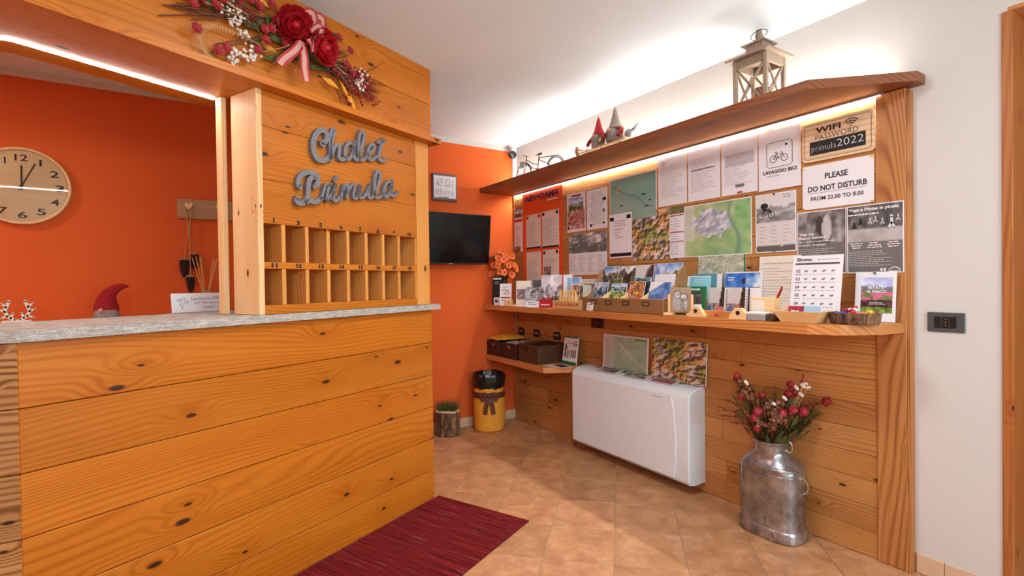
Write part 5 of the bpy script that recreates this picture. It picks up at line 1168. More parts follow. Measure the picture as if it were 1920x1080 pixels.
for u, lab in ((.117, 'left'), (.345, 'middle'), (.615, 'right')):
    t = thing('basket_tag', 'small black label with white script on the cladding, %s of three above the baskets' % lab, 'sign', RW(u, .0400, .745), RZ, 'labels above the baskets'); bm = B(); prism(bm, rrect(-.042, .042, 0, .062, .012), -.004, 0, 'y'); ob('plate', bm, M['black'], t)
    bm = B(); ribbon(bm, [(-.022, .026), (-.02, .042), (-.012, .036), (-.018, .03), (-.004, .034), (.0, .028), (.008, .036), (.014, .044), (.016, .028), (.024, .03)], .003, -.0048, -.0038); ob('lettering', bm, M['chalk'], t)
# recycling board
t, w2, h = lean('recycling_sign', 'white recycling sign with green bands standing on the low shelf', 'sign', .785, .945, ZL + .0005, .205, .125, .16, th=.006)
rects(t, [(-w2, w2, 0, .022), (-w2, w2, h - .012, h)], M['greenplastic'], -.0066); lines(t, -.03, .03, .148, .162, 1, M['greyink'], 411, .6, -.0066, 1)
bm = B()
for k in range(3):
    a0 = math.radians(90 + k * 120); ribbon(bm, [(.052 + .016 * math.cos(a0 + d), .155 + .016 * math.sin(a0 + d)) for d in (-.7, -.3, .1, .5)], .007, -.0072, -.0060, 2)
ob('recycling_symbol', bm, M['ink'], t)
bm = B(); ball(bm, (-.052, -.0066, .145), .007, (1, .06, 1), 1); ribbon(bm, [(-.052, .136), (-.054, .10)], .014, -.0072, -.006, 0); ribbon(bm, [(-.054, .10), (-.060, .05)], .006, -.0072, -.006, 0); ribbon(bm, [(-.054, .10), (-.046, .05)], .006, -.0072, -.006, 0); ribbon(bm, [(-.05, .128), (-.034, .116), (-.03, .12)], .005, -.0072, -.006, 0); ob('figure_print', bm, M['ink'], t)
bm = B(); ribbon(bm, [(-.036, .1), (-.033, .045), (-.02, .045), (-.016, .1), (-.036, .1)], .003, -.0072, -.006, 0)
for k in range(3): ribbon(bm, [(-.032 + k * .005, .098), (-.030 + k * .004, .047)], .0015, -.0072, -.006, 0)
ob('bin_print', bm, M['greyink'], t)
for k, m in enumerate(('yellowcloth', 'darkgrey', 'leaf', 'brownribbon')):
    bm = B(); x = -.004 + k * .021; ribbon(bm, [(x, .102), (x, .055)], .011, -.0072, -.006, 0); ob('container_print', bm, M[m], t)
for k, (u, d, a) in enumerate(((.86, .27, .12), (.905, .235, -.1))):
    bm = B(); box(bm, (0, 0, 0), (.15, .10, .0012)); o_ = ob('leaflet', bm, M['cream'], None, RW(u - .012, d - .02, ZL + .0009 + k * .0016), (0, 0, RZ + a)); tag(o_, ['cream leaflet lying flat at the right end of the low shelf', 'leaflet with a dark photo lying flat before the recycling sign'][k], 'leaflet')
    if k: 
        vs = [(-.06, -.04, .0009), (.06, -.04, .0009), (.06, .03, .0009), (-.06, .03, .0009)]; me = D.meshes.new('picture'); me.from_pydata(vs, [], [(0, 1, 2, 3)]); me.materials.append(M['inkbrown']); ob('picture', me, None, o_)
# socket plates
def plate(loc, rz, wd, hh, label, m, mods):
    t = thing('switch_plate', label, 'switch', loc, rz); bm = B(); bx(bm, -wd / 2, wd / 2, -.008, 0, 0, hh, .002); pl = ob('plate', bm, M[m], t)
    for k in range(mods):
        x = (k - (mods - 1) / 2) * .0235; bm = B(); bx(bm, x - .0112, x + .0112, -.0105, -.0082, hh / 2 - .022, hh / 2 + .022, .001); md = ob('module', bm, M['black'], t)
        if k == 1 or mods < 3:
            for z in (-.011, 0, .011): bm = B(); ball(bm, (x, -.0107, hh / 2 + z), .0025, (1, .2, 1)); ob('contact_hole', bm, M['chrome'], md)
plate((-.0, -3.02, .984), RZ, .116, .076, 'anthracite socket plate on the white wall right of the cladding', 'darkgrey', 3)
plate(RW(1.081, .0398, .87), RZ, .12, .068, 'black socket plate on the cladding just under the long shelf', 'black', 2)

# ================================================================== WALL HEATER AND WHAT IS ON IT
fc = thing('wall_heater', 'white wall-hung fan heater with a bowed front panel on the cladding', 'heater', RW(1.455, .0405, .058), RZ)
prof = [(0, .0), (-.118, .0), (-.136, .012), (-.1395, .03), (-.1395, .485), (-.132, .508), (-.105, .527), (-.05, .539), (0, .541)]
bm = B(); prism(bm, prof, -.5, .5, 'x'); bmesh.ops.bevel(bm, geom=[e for e in bm.edges if abs(e.verts[0].co.x - e.verts[1].co.x) < 1e-6 and e.verts[0].co.y < -.01], offset=.008, segments=2, affect='EDGES'); ob('casing', bm, M['whiteplastic'], fc, smooth=.9)
bm = B(); R_ = [(-.485, .022), (.40, .022), (.412, .12), (.413, .25), (.402, .38), (.385, .488), (-.485, .488)]; prism(bm, R_, -.1445, -.1397, 'y'); bmesh.ops.bevel(bm, geom=bm.edges[:], offset=.0018, segments=1, affect='EDGES'); ob('front_panel', bm, M['whiteplastic'], fc)
ob2('lower_slot', 'greyplastic', fc, -.485, .40, -.1408, -.1397, .017, .0215, bev=0); lines(fc, .25, .32, .462, .470, 1, M['greyink'], 420, .6, -.1452, 1)
for k in range(9): ob2('grille_bar', 'greyplastic', fc, -.36 + k * .085, -.29 + k * .085, -.045, -.02, .5405, .5425, bev=0)
for u, wd, dp, m, lab, fn in ((1.265, .19, .10, None, 'leaflet with dark group photos on the heater top, leftmost', blotch(431, [(40, 34, 30), (90, 80, 70), (190, 180, 170), (60, 50, 44)], 5, 2)), (1.51, .20, .10, None, 'grey photo magazine on the heater top, middle', blotch(432, [(70, 64, 60), (120, 110, 100), (206, 200, 194)], 5, 2)), (1.725, .19, .09, 'pinkbloom', 'leaflet with a pink band on the heater top, right', blotch(433, [(170, 160, 150), (120, 110, 100)], 4))):
    t = thing('leaflet', lab, 'leaflet', RW(u, .112, .6005), RZ, rot=(math.radians(13), 0, RZ)); bm = B(); bx(bm, -wd / 2, wd / 2, -dp / 2 + .02, dp / 2, -.0008, .0012); ob('page', bm, M['cream'], t)
    n = 12; vs = []; cs = []; fs = []
    for j in range(n + 1):
        for i in range(n + 1):
            s, q_ = i / n, j / n; vs.append((-wd / 2 + .012 + (wd - .03) * s, -dp / 2 + .024 + (dp - .03) * q_, .0018)); c = fn(s, q_) if not (m and q_ < .45) else (170, 70, 100); cs.append(tuple(lin(x / 255) for x in c))
    for j in range(n):
        for i in range(n): a = j * (n + 1) + i; fs.append((a, a + 1, a + n + 2, a + n + 1))
    me = D.meshes.new('picture'); me.from_pydata(vs, [], fs); setcol(me, cs); me.materials.append(M['print']); ob('picture', me, None, t)
t, w2, h = lean('trail_map', 'pale green trail map with white margins leaning above the heater', 'map', 1.151, 1.558, .602, .235, .062, .07)
pic(t, -w2 + .012, w2 - .014, .0, h - .010, lambda s, t_: lerp((206, 206, 200), (186, 196, 184), .5) if s < .24 else ((110, 160, 124) if (t_ > .9 and s > .72) or t_ < .08 else lerp((150, 186, 160), (184, 206, 184), fbm(s * 8, t_ * 8, 441, 4) * 1.4 - .2)), 34, 20); lines(t, -.18, -.11, .03, .2, 12, M['greyink'], 442, .25)
bm = B(); ribbon(bm, [(-.08, .2), (-.05, .18), (-.03, .17), (.0, .14), (.04, .12), (.07, .09), (.12, .07)], .004, -.0032, -.002); ribbon(bm, [(-.03, .17), (-.02, .13), (.02, .11)], .003, -.0032, -.002); ob('trail_line', bm, M['paper'], t)
t, w2, h = lean('panorama_map', 'colourful panorama map of brown, yellow and snowy massifs leaning above the heater', 'map', 1.587, 1.982, .602, .242, .062, .07)
pic(t, -w2, w2 - .006, 0, h, terrain(451, 10, .56), 80, 56)

# ================================================================== FLOOR THINGS
bn = thing('waste_bin', 'ochre cloth-covered waste bin with brown bow and black liner by the orange wall', 'bin', (-.405, -.165, .0006))
bm = B(); lathe(bm, [(.112, 0), (.124, .012), (.130, .1), (.128, .26), (.120, .35), (.118, .40), (.112, .40)], 30); ob('drum', bm, M['yellowcloth'], bn, smooth=True)
bm = B(); lathe(bm, [(.121, .345), (.128, .36), (.134, .40), (.137, .44), (.128, .462), (.112, .455), (.10, .40), (.095, .30), (0, .29)], 30)
r = random.Random(2)
for v in bm.verts:
    if v.co.z > .33 and Vector((v.co.x, v.co.y)).length > .1: k = 1 + r.uniform(-.035, .03); v.co.x *= k; v.co.y *= k; v.co.z += r.uniform(-.008, .008)
ob('liner', bm, M['liner'], bn)
bm = B(); lathe(bm, [(.1305, .272), (.1315, .29), (.1265, .318), (.124, .318)], 30); ob('ribbon', bm, M['brownribbon'], bn, smooth=True)
face = math.atan2(-3.5, -2.0)
def on(a, z, rr): return (rr * math.cos(a), rr * math.sin(a), z)
bw = B()
def strap(bm, P, wd):
    P = [Vector(p) for p in P]; L_ = []
    for i, p in enumerate(P):
        t_ = P[min(i + 1, len(P) - 1)] - P[max(i - 1, 0)]; n_ = Vector((p.x, p.y, 0)).normalized(); s_ = t_.cross(n_).normalized() * wd / 2; L_.append((bm.verts.new(p + s_), bm.verts.new(p - s_)))
    for a, b in zip(L_, L_[1:]): bm.faces.new((a[0], b[0], b[1], a[1]))
for s_ in (-1, 1):
    bw = B(); strap(bw, [on(face, .295, .138), on(face + s_ * .25, .315, .152), on(face + s_ * .5, .30, .15), on(face + s_ * .42, .265, .146), on(face, .292, .139)], .035); ob('bow_loop', bw, M['brownribbon'], bn)
    bw = B(); strap(bw, [on(face, .292, .138), on(face + s_ * .12, .25, .145), on(face + s_ * .2, .2, .142), on(face + s_ * .24, .15, .140)], .035); ob('bow_tail', bw, M['brownribbon'], bn)
bm = B(); ball(bm, on(face, .294, .140), .016, sub=2); ob('bow_knot', bm, M['brownribbon'], bn)
sp = thing('stump_planter', 'hollow bark stump planter with a tuft of green grass by the orange wall', 'planter', (-.755, -.108, .0006))
bm = B(); lathe(bm, [(.088, 0), (.094, .01), (.096, .10), (.093, .19)], 30)
for v in bm.verts:
    k = 1 + .03 * math.sin(9 * math.atan2(v.co.y, v.co.x)) + .02 * math.sin(17 * math.atan2(v.co.y, v.co.x)); v.co.x *= k; v.co.y *= k
ob('bark_shell', bm, M['bark'], sp)
bm = B(); lathe(bm, [(.0945, .186), (.094, .196), (.07, .196), (.068, .17), (0, .168)], 30)
for v in bm.verts:
    v.co.z += .006 * math.sin(math.atan2(v.co.y, v.co.x) * 2)
ob('cut_rim', bm, M['endgrain'], sp)
bm = B(); r = random.Random(4)
for k in range(340):
    a = r.uniform(0, 2 * PI); q_ = math.sqrt(r.random()); b_ = Vector((.055 * q_ * math.cos(a), .055 * q_ * math.sin(a), .17)); d_ = Vector((math.cos(a) * q_ * .9 + r.uniform(-.3, .3), math.sin(a) * q_ * .9 + r.uniform(-.3, .3), 1.1)).normalized(); L_ = r.uniform(.08, .125); sd = d_.cross(Vector((r.uniform(-1, 1), r.uniform(-1, 1), .1))).normalized() * .0030
    tp_ = b_ + d_ * L_; tp_.y = min(tp_.y, .1)
    bm.faces.new([bm.verts.new(p) for p in (b_ - sd, b_ + sd, tp_)])
o_ = ob('grass', bm, M['leaf'], sp); o_['kind'] = 'stuff'
# milk can
mc = thing('milk_can', 'dented old flat-sided steel milk can standing on the tiles by the cladding', 'can', (-.166, -2.412, .0006), RZ)
SX, SY, PW = 1.0, .66, 3.0
bm = B(); lathe(bm, [(.126, .0), (.138, .003), (.139, .05), (.1375, .056), (.137, .30), (.135, .322), (.125, .338)], 48, SX, SY, power=PW); 
def shoulder(bm):
    rings = []
    for k, (r1, z, pw, sy) in enumerate(((.125, .338, 3.0, .66), (.108, .355, 2.6, .68), (.09, .372, 2.3, .76), (.076, .386, 2.05, .92), (.0725, .394, 2, 1.0))):
        ring = []
        for i in range(48):
            a = 2 * PI * i / 48; ca, sa = math.cos(a), math.sin(a); q_ = (abs(ca) ** pw + abs(sa) ** pw) ** (-1 / pw); ring.append(bm.verts.new((r1 * ca * q_, r1 * sy * sa * q_, z)))
        rings.append(ring)
    for A, Q in zip(rings, rings[1:]):
        for i in range(48): bm.faces.new((A[i], A[(i + 1) % 48], Q[(i + 1) % 48], Q[i]))
shoulder(bm)
r = random.Random(8)
for v in bm.verts:
    k = 1 + .012 * (fbm(v.co.x * 14 + 5, v.co.z * 9 + v.co.y * 14, 501) - .5) * 2; v.co.x *= k; v.co.y *= k
ob('body', bm, M['steel'], mc, smooth=1.2)
bm = B(); lathe(bm, [(.0725, .392), (.071, .42), (.0735, .430), (.079, .436), (.079, .442), (.074, .442), (.068, .43), (.066, .36), (0, .35)], 36); ob('neck', bm, M['steel'], mc, smooth=.8)
bm = B(); lathe(bm, [(.1395, .001), (.1455, .006), (.1455, .048), (.1395, .055)], 48, SX, SY, power=PW); ob('base_band', bm, M['steel'], mc, smooth=.8)
for z in (.30, .325):
    bm = B(); lathe(bm, [(.1372, z - .003), (.1398, z), (.1372, z + .003)], 48, SX * .995, SY, power=PW); ob('bead', bm, M['steel'], mc, smooth=1.5)
for sx in (-1, 1):
    bm = B(); tube(bm, [(sx * (.139 + .028 * math.sin(a)), 0, .262 + .036 * math.cos(a)) for a in [PI * k / 8 for k in range(9)]], .0042, 7); ob('handle', bm, M['chrome'], mc, smooth=True)
    bm = B(); bx(bm, sx * .134, sx * .142, -.02, .02, .292, .312, .002); bx(bm, sx * .134, sx * .142, -.02, .02, .212, .232, .002); ob('handle_plate', bm, M['steel'], mc)
for x, y in ((-.142, -.02), (.06, -.093)):
    bm = B(); tube(bm, [(x + (.012 * math.cos(a) if y < -.05 else -.010 * math.sin(a)), y - (.006 if y < -.05 else 0), .03 + .018 * math.sin(a) if y < -.05 else .03 + .018 * math.cos(a)) for a in [2 * PI * k / 10 for k in range(10)]], .003, 6, True); ob('foot_ring', bm, M['chrome'], mc)
bm = B(); tube(bm, [(.082 + .016 * math.cos(a), .0, .424 + .026 * math.sin(a)) for a in [2 * PI * k / 12 for k in range(12)]], .0042, 6, True); ob('lid_clasp', bm, M['chrome'], mc)
bm = B(); tube(bm, [(-.08 - .008 * math.cos(a), .0, .424 + .018 * math.sin(a)) for a in [2 * PI * k / 12 for k in range(12)]], .0036, 6, True); ob('lid_clasp', bm, M['chrome'], mc)

# ---- dried bouquet in the milk can (local frame as the can)
db = thing('dried_bouquet', 'bouquet of dried pink and brown flowers standing in the milk can', 'bouquet', (-.166, -2.412, .36), RZ)
rb = random.Random(21)
def bq(px, pz, fwd=0):
    """lateral offset (metres) and height above the can's shoulder -> local point"""
    p = Vector((px * .865 + .503 * fwd, px * .502 - .864 * fwd, pz)); p.y = min(p.y, .105); return p
def stem(p, m='leaf', r_=.0016, base=None):
    b_ = base or Vector((rb.uniform(-.03, .03), rb.uniform(-.03, .03), -.02)); bm = B(); tube(bm, [b_, b_.lerp(p, .55) + Vector((0, 0, .02)), p], r_, 5); return ob('stem', bm, M[m], db)
pinks = [(-.056, .223, .07), (-.070, .188, .06), (.045, .218, .05), (.090, .238, .04), (.133, .232, .03), (.221, .285, .02), (.072, .302, .0)]
for k, (x, z, f) in enumerate(pinks):
    p = bq(x, z, f); stem(p); bm = B(); rr_ = .026 if k < 5 else .024
    ball(bm, p, rr_ * .8, sub=2)
    for q in range(80):
        d_ = Vector((rb.gauss(0, 1), rb.gauss(0, 1), rb.gauss(0, 1))).normalized(); s_ = d_.cross(Vector((.3, .5, .8))).normalized() * .0035; bm.faces.new([bm.verts.new(v) for v in (p + d_ * rr_ * .6 - s_, p + d_ * rr_ * .6 + s_, p + d_ * rr_ * 1.15)])
    ob('bloom', bm, M['pinkbloom' if k < 5 else 'blossom'], db)
for k, (x, z, f) in enumerate([(-.02, .255, .04), (.035, .262, .03), (-.135, .345, .0), (-.115, .298, .02), (-.085, .285, .02), (.02, .19, .07), (-.005, .165, .07), (-.05, .165, .06), (.035, .178, .06), (-.105, .325, .0), (.015, .22, .05)]):
    p = bq(x, z, f); stem(p, 'brownribbon'); bm = B()
    for q in range(26):
        d_ = Vector((rb.gauss(0, 1), rb.gauss(0, 1), rb.gauss(0, .8))).normalized(); c_ = p + d_ * rb.uniform(.010, .034); a_ = d_.cross(Vector((rb.random(), rb.random(), 1))).normalized() * .0125; b_ = d_.cross(a_).normalized() * .0125
        bm.faces.new([bm.verts.new(v) for v in (c_ - a_, c_ - b_ + d_ * .004, c_ + a_, c_ + b_ + d_ * .004)])
    ob('bloom', bm, M['hydrangea'], db)
for k, (x, z, f) in enumerate([(.13, .345, .0), (.104, .334, .0), (.122, .306, .01), (.055, .285, .02), (.008, .262, .05), (.138, .355, .0), (.150, .338, .0), (-.106, .345, .02)]):
    p = bq(x, z, f); stem(p, 'card', .001); bm = B(); ball(bm, p, .0115, (1.5, .8, .8), 1, Matrix.Rotation(rb.uniform(-.6, .9), 3, 'Y')); ob('seed_head', bm, M['cream'], db)
for k, (x, z, f) in enumerate([(-.148, .37, 0), (.08, .347, 0), (-.04, .285, .0), (-.13, .275, .02), (-.06, .14, .06), (.10, .31, -.01)]):
    p = bq(x, z, f); stem(p, 'brownribbon'); bm = B(); ball(bm, p, .017, (1, 1, 1.1), 2); ob('bloom', bm, M['blossom'], db)
def spike(x0, z0, x1, z1, f, m, wd=.012, n=34):
    a, b = bq(x0, z0, f), bq(x1, z1, f * .6); bm = B(); tube(bm, [Vector((0, 0, 0)), a, b], .0015, 4)
    for k in range(n):
        t_ = rb.random(); c_ = a.lerp(b, t_) + Vector((rb.gauss(0, 1), rb.gauss(0, 1), rb.gauss(0, 1))) * wd * (1.1 - t_) * .7; ball(bm, c_, .0035 * (1.3 - .6 * t_), sub=0 + 1)
    o_ = ob('flower_spike', bm, M[m], db)
for s_ in ((-.11, .19, -.235, .22), (-.11, .18, -.23, .175), (-.09, .16, -.18, .145), (-.1, .22, -.20, .26), (-.12, .21, -.24, .20)): spike(*s_, .04, 'brownribbon' if rb.random() < .4 else 'rust2' if 'rust2' in M else 'hydrangea')
spike(.115, .32, .135, .40, -.01, 'blossom', .008, 26); spike(.14, .25, .20, .275, .0, 'blossom', .01, 22)
for k, (x, z, f) in enumerate([(.15, .2, .0), (.17, .23, .0), (.13, .17, .02), (.18, .26, -.01), (.11, .22, .0), (-.03, .30, -.02), (.02, .31, -.02), (-.08, .31, -.01), (-.11, .24, .0), (-.09, .2, .03), (.1, .27, -.01), (.05, .2, -.02), (-.12, .315, -.02), (.0, .2, -.03), (-.15, .25, .0), (.14, .24, -.01), (.16, .18, .0), (.12, .25, .01), (.08, .3, -.02), (-.05, .25, .0), (.03, .24, .0), (-.1, .28, .0), (.19, .22, -.01), (-.02, .18, .03), (.06, .16, .02)]):
    p = bq(x, z, f); bm = B(); tube(bm, [Vector((0, 0, 0)), p], .0014, 4); d_ = p.normalized()
    for q in range(54):
        t_ = .40 + .65 * q / 54; c_ = p * t_; s_ = d_.cross(Vector((rb.gauss(0, 1), rb.gauss(0, 1), rb.gauss(0, 1)))).normalized(); e_ = c_ + s_ * rb.uniform(.02, .042) + d_ * .015; n_ = s_.cross(d_) * .0030
        bm.faces.new([bm.verts.new(v) for v in (c_ - n_, c_ + n_, e_)])
    ob('fern_sprig', bm, M['leaf'], db)
for k, (x, z, f) in enumerate([(.06, .13, .075), (.085, .14, .06), (.03, .125, .08), (.11, .16, .05), (.045, .15, .08), (-.02, .12, .07)]):
    p = bq(x, z, f); b_ = bq(x * .4, .05, f * .5); d_ = (p - b_).normalized(); s_ = d_.cross(Vector((.5, -.85, .2))).normalized() * .011; bm = B(); m_ = b_.lerp(p, .55); bm.faces.new([bm.verts.new(v) for v in (b_, m_ - s_, p, m_ + s_)]); tube(bm, [Vector((b_.x * .5, b_.y * .5, 0)), b_], .0016, 4); ob('leaf', bm, M['greenleaf'] if 'greenleaf' in M else M['leaf'], db)

for k in range(84):
    x, z = rb.gauss(.0, .085), rb.uniform(.12, .30); x = max(-.17, min(.17, x)); p = bq(x, z, rb.uniform(-.03, .06)); d_ = (p - Vector((0, 0, -.02))).normalized(); s_ = d_.cross(Vector((rb.gauss(0, 1), rb.gauss(0, 1), rb.gauss(0, .4)))).normalized() * rb.uniform(.006, .011); b_ = p - d_ * rb.uniform(.05, .08); m_ = b_.lerp(p, .5) + s_ * .3
    bm = B(); bm.faces.new([bm.verts.new(v) for v in (b_, m_ - s_, p, m_ + s_)]); tube(bm, [Vector((0, 0, -.01)), b_], .0012, 4); ob('leaf', bm, M[('leaf', 'leaf', 'brownribbon', 'hydrangea')[k % 4]], db)
# ================================================================== ORANGE WALL
tv = thing('television', 'black flat television tilted down on the orange wall', 'television', (-.70, -.118, 1.555), 0, rot=(math.radians(7), 0, 0))
bm = B(); bx(bm, -.355, .355, 0, .03, -.204, .204, .004); ob('casing', bm, M['black'], tv); bm = B(); bx(bm, -.347, .347, -.0015, -.0003, -.190, .197); ob('screen', bm, M['screen'], tv)
bm = B(); bx(bm, -.12, .12, .0302, .05, -.1, .1); bx(bm, -.05, .05, .0502, .09, -.06, .06); ob('wall_mount', bm, M['black'], tv); rects(tv, [(-.018, .018, -.2015, -.1965)], M['greyplastic'], -.0006, 'emblem')
dc = thing('digital_clock', 'square grey-framed digital wall clock above the television', 'clock', (-.7065, -.0005, 1.868), 0)
bm = B(); bx(bm, -.11, .11, -.024, 0, 0, .219, .004); ob('frame', bm, M['darkgrey'], dc); bm = B(); bx(bm, -.097, .097, -.0252, -.0242, .022, .200); ob('display', bm, M['paper'], dc)
def seg(parent, s, x, z, wd, hh, th, y):
    SEG = {'0': 'abcdef', '1': 'bc', '2': 'abged', '3': 'abgcd', ':': ''}; bm = B(); g = th * .4
    L_ = {'a': ((0, hh), (wd, hh)), 'b': ((wd, hh), (wd, hh / 2)), 'c': ((wd, hh / 2), (wd, 0)), 'd': ((0, 0), (wd, 0)), 'e': ((0, 0), (0, hh / 2)), 'f': ((0, hh / 2), (0, hh)), 'g': ((0, hh / 2), (wd, hh / 2))}
    if s == ':': ball(bm, (x, y, z + hh * .3), th * .7, (1, .1, 1)); ball(bm, (x, y, z + hh * .7), th * .7, (1, .1, 1))
    for c in SEG[s]:
        (a, b), (c2, d) = L_[c]; dx, dz = (c2 - a), (d - b); l = math.hypot(dx, dz); dx, dz = dx / l * g, dz / l * g; ribbon(bm, [(x + a + dx, z + b + dz), (x + c2 - dx, z + d - dz)], th, y - .0004, y + .0006, 0)
    ob('digit', bm, M['greyink'], parent)
for s_, x, wd in (('1', -.075, .004), ('2', -.058, .032), (':', -.008, 0), ('0', .008, .032), ('1', .062, .004)): seg(dc, s_, x, .122, wd, .052, .0045, -.0258)
for s_, x in (('2', -.078), ('3', -.05)): seg(dc, s_, x, .055, .018, .036, .004, -.0258)
for k in range(3): lines(dc, -.015 + k * .034, .01 + k * .034, .045, .085, 3, M['greyink'], 600 + k, .4, -.0258)
rects(dc, [(-.06, .03, .0245, .03)], M['ink'], -.0258)
wc = thing('wall_clock', 'big round pale wooden wall clock at the left end of the orange wall', 'clock', (-3.219, -.0005, 1.757), 0)
RC = .207
def disc(name, prof, m, n=56):
    bm = B(); lathe(bm, prof, n); bmesh.ops.rotate(bm, cent=(0, 0, 0), matrix=Matrix.Rotation(PI / 2, 3, 'X'), verts=bm.verts[:]); return ob(name, bm, m, wc, smooth=.6)
disc('rim', [(RC - .012, 0), (RC, .002), (RC, .036), (RC - .004, .040), (RC - .012, .036), (RC - .012, .0)], M['pale'])
disc('face', [(0, .012), (RC - .0125, .012), (RC - .0125, .0145), (0, .0145)], M['pale'])
for k in range(1, 13):
    a = math.radians(90 - 30 * k); x, z = .155 * math.cos(a), .155 * math.sin(a); s_ = str(k); wd = {1: .005, 10: .026, 11: .017, 12: .026}.get(k, .019)
    text(wc, s_, x - wd, x + wd, z - .018, z + .018, M['ink'], -.0150, .015, name='numeral')
bm = B(); ribbon(bm, [(0, -.018), (.001, .11)], .007, -.020, -.018, 0); ob('hour_hand', bm, M['ink'], wc)
bm = B(); ribbon(bm, [(-.008, -.018), (.056, .125)], .0055, -.0225, -.0205, 0); ob('minute_hand', bm, M['ink'], wc)
disc('hub', [(0, .0147), (.008, .0147), (.008, .0245), (0, .0245)], M['ink'], 14); disc('glass', [(0, .0330), (RC - .0126, .0330), (RC - .0126, .0335), (0, .0335)], M['glazing'])
pg = thing('peg_board', 'old bleached wooden board with heart pegs on the orange wall', 'rack', (-2.33, -.0005, 1.625), 0)
bm = B(); bx(bm, -.19, .19, -.026, 0, 0, .122, .004); ob('board', bm, M['peg'], pg)
for x in (-.13, .035):
    bm = B(); prism(bm, [(x + .021 * a, .052 + .021 * b) for a, b in ((0, 0), (.9, 1.0), (1.05, 1.7), (.6, 2.1), (0, 1.75), (-.6, 2.1), (-1.05, 1.7), (-.9, 1.0))], -.052, -.042, 'y'); tube(bm, [(x, -.0262, .075), (x, -.042, .078)], .006, 8); ob('heart_peg', bm, M['pale'], pg)
cx = -2.46
tw = thing('twine_hanger', 'looped jute twine hanging from the left heart peg', 'twine', (cx, -.036, 1.69), 0)
for a, b in ((-.018, .0), (.018, .0)):
    bm = B(); tube(bm, [(0, 0, .014), (a, 0, -.005), (a * .3, -.002, -.09), (a * .2, -.004, -.15)], .0035, 6); ob('loop', bm, M['twine'], tw)
bm = B(); ball(bm, (0, -.003, -.15), .008, (1, 1, 1.4), 1); ob('knot', bm, M['twine'], tw)
CN = ((-.027, -.022, -.31, .125, .031), (.025, .012, -.275, .105, .026), (.002, -.045, -.415, .11, .027))
for x, y, zt, hh, rr_ in CN:
    bm = B(); tube(bm, [(0, -.003, -.152), (x * .6, y * .5, -.22), (x, y, zt + .001)], .0028, 6); ob('strand', bm, M['twine'], tw)
for k, (x, y, zt, hh, rr_) in enumerate(CN):
    t = thing('pine_cone', ['left of three dark pine cones hanging on twine', 'right and highest of three dark pine cones hanging on twine', 'lowest of three dark pine cones hanging on twine'][k], 'pine cone', (cx + x, -.036 + y, 1.69 + zt), 0, None)
    bm = B(); lathe(bm, [(0, 0), (rr_ * .8, -.004), (rr_ * .85, -.012), (0, -.02)], 14); ob('base_cap', bm, M['conetip'], t)
    bm = B(); lathe(bm, [(rr_ * .6, -.012), (rr_ * .72, -hh * .35), (rr_ * .5, -hh * .75), (0, -hh * .98)], 10); ob('core', bm, M['cone'], t)
    bm = B()
    for j in range(9):
        zz = -.014 - j * (hh - .02) / 9; rl_ = rr_ * (1 - (max(0, j - 2) / 7.5) ** 2 * .8)
        for q in range(11):
            a = 2 * PI * (q + .5 * (j % 2)) / 11; c_ = Vector((math.cos(a), math.sin(a), 0)); s_ = Vector((-math.sin(a), math.cos(a), 0)) * rr_ * .26; p = Vector((0, 0, zz))
            v = [bm.verts.new(w_) for w_ in (p + c_ * rl_ * .5, p + c_ * rl_ * .9 + s_ + Vector((0, 0, -.006)), p + c_ * rl_ * 1.02 + Vector((0, 0, -.011)), p + c_ * rl_ * .9 - s_ + Vector((0, 0, -.006)))]; bm.faces.new(v); bm.faces.new([bm.verts.new(w_.co + Vector((0, 0, -.003))) for w_ in v][::-1])
    o_ = ob('scales', bm, M['cone'], t)
dk = thing('back_desk', 'pine desk along the orange wall behind the counter', 'desk', (-2.95, -.245, 0), 0)
for a in ((-.72, .72, -.235, .235, .972, 1.0), (-.70, -.67, -.22, .22, .0006, .9715), (.67, .70, -.22, .22, .0006, .9715), (-.6695, .6695, .19, .21, .3, .9715)): bm = B(); bx(bm, *a, .002); ob('desk_board', bm, M['pale'], dk)
# antlers, gnome, diffuser on the desk
t = thing('antler_ornament', 'flat pale wooden antlers at the left edge behind the counter', 'ornament', (-3.19, -.30, 1.0006), 0)
bm = B(); bx(bm, -.055, .055, -.025, .025, 0, .045, .002); ob('base', bm, M['cream'], t)
for s_ in (-1, 1):
    bm = B(); ribbon(bm, [(s_ * .008, .046), (s_ * .03, .06), (s_ * .044, .09), (s_ * .034, .125), (s_ * .03, .14)], .013, -.006, .006)
    for a, b in (((.036, .066), (.06, .058)), ((.044, .088), (.064, .1)), ((.04, .11), (.056, .13)), ((.024, .056), (.016, .08))): ribbon(bm, [(s_ * a[0], a[1]), (s_ * b[0], b[1])], .009, -.006, .006, 0)
    ob('antler', bm, M['cream'], t)
g = thing('gnome_figure', 'gnome with a bent dark red felt hat behind the counter', 'figurine', (-2.842, -.30, 1.0006), 0)
bm = B(); lathe(bm, [(.058, 0), (.064, .02), (.056, .06), (.046, .088), (0, .09)], 18); ob('body', bm, M['greycloth'], g, smooth=True)
bm = B(); lathe(bm, [(0, .0), (.03, .02), (.05, .055), (.046, .082), (0, .086)], 14, 1, .5); bmesh.ops.translate(bm, vec=(0, -.034, 0), verts=bm.verts[:]); ob('beard', bm, M['beard'], g, smooth=True)
bm = B(); ball(bm, (-.018, -.062, .083), .011, sub=2); ob('nose', bm, M['skin'], g, smooth=True)
bm = B(); tube(bm, [(0, 0, .078), (-.0, -.003, .10), (.002, -.004, .135), (.014, -.002, .170), (.04, 0, .196), (.07, 0, .208), (.096, 0, .210)], [.056, .055, .044, .033, .024, .016, .006], 16); ob('hat', bm, M['redcloth'], g, smooth=True)
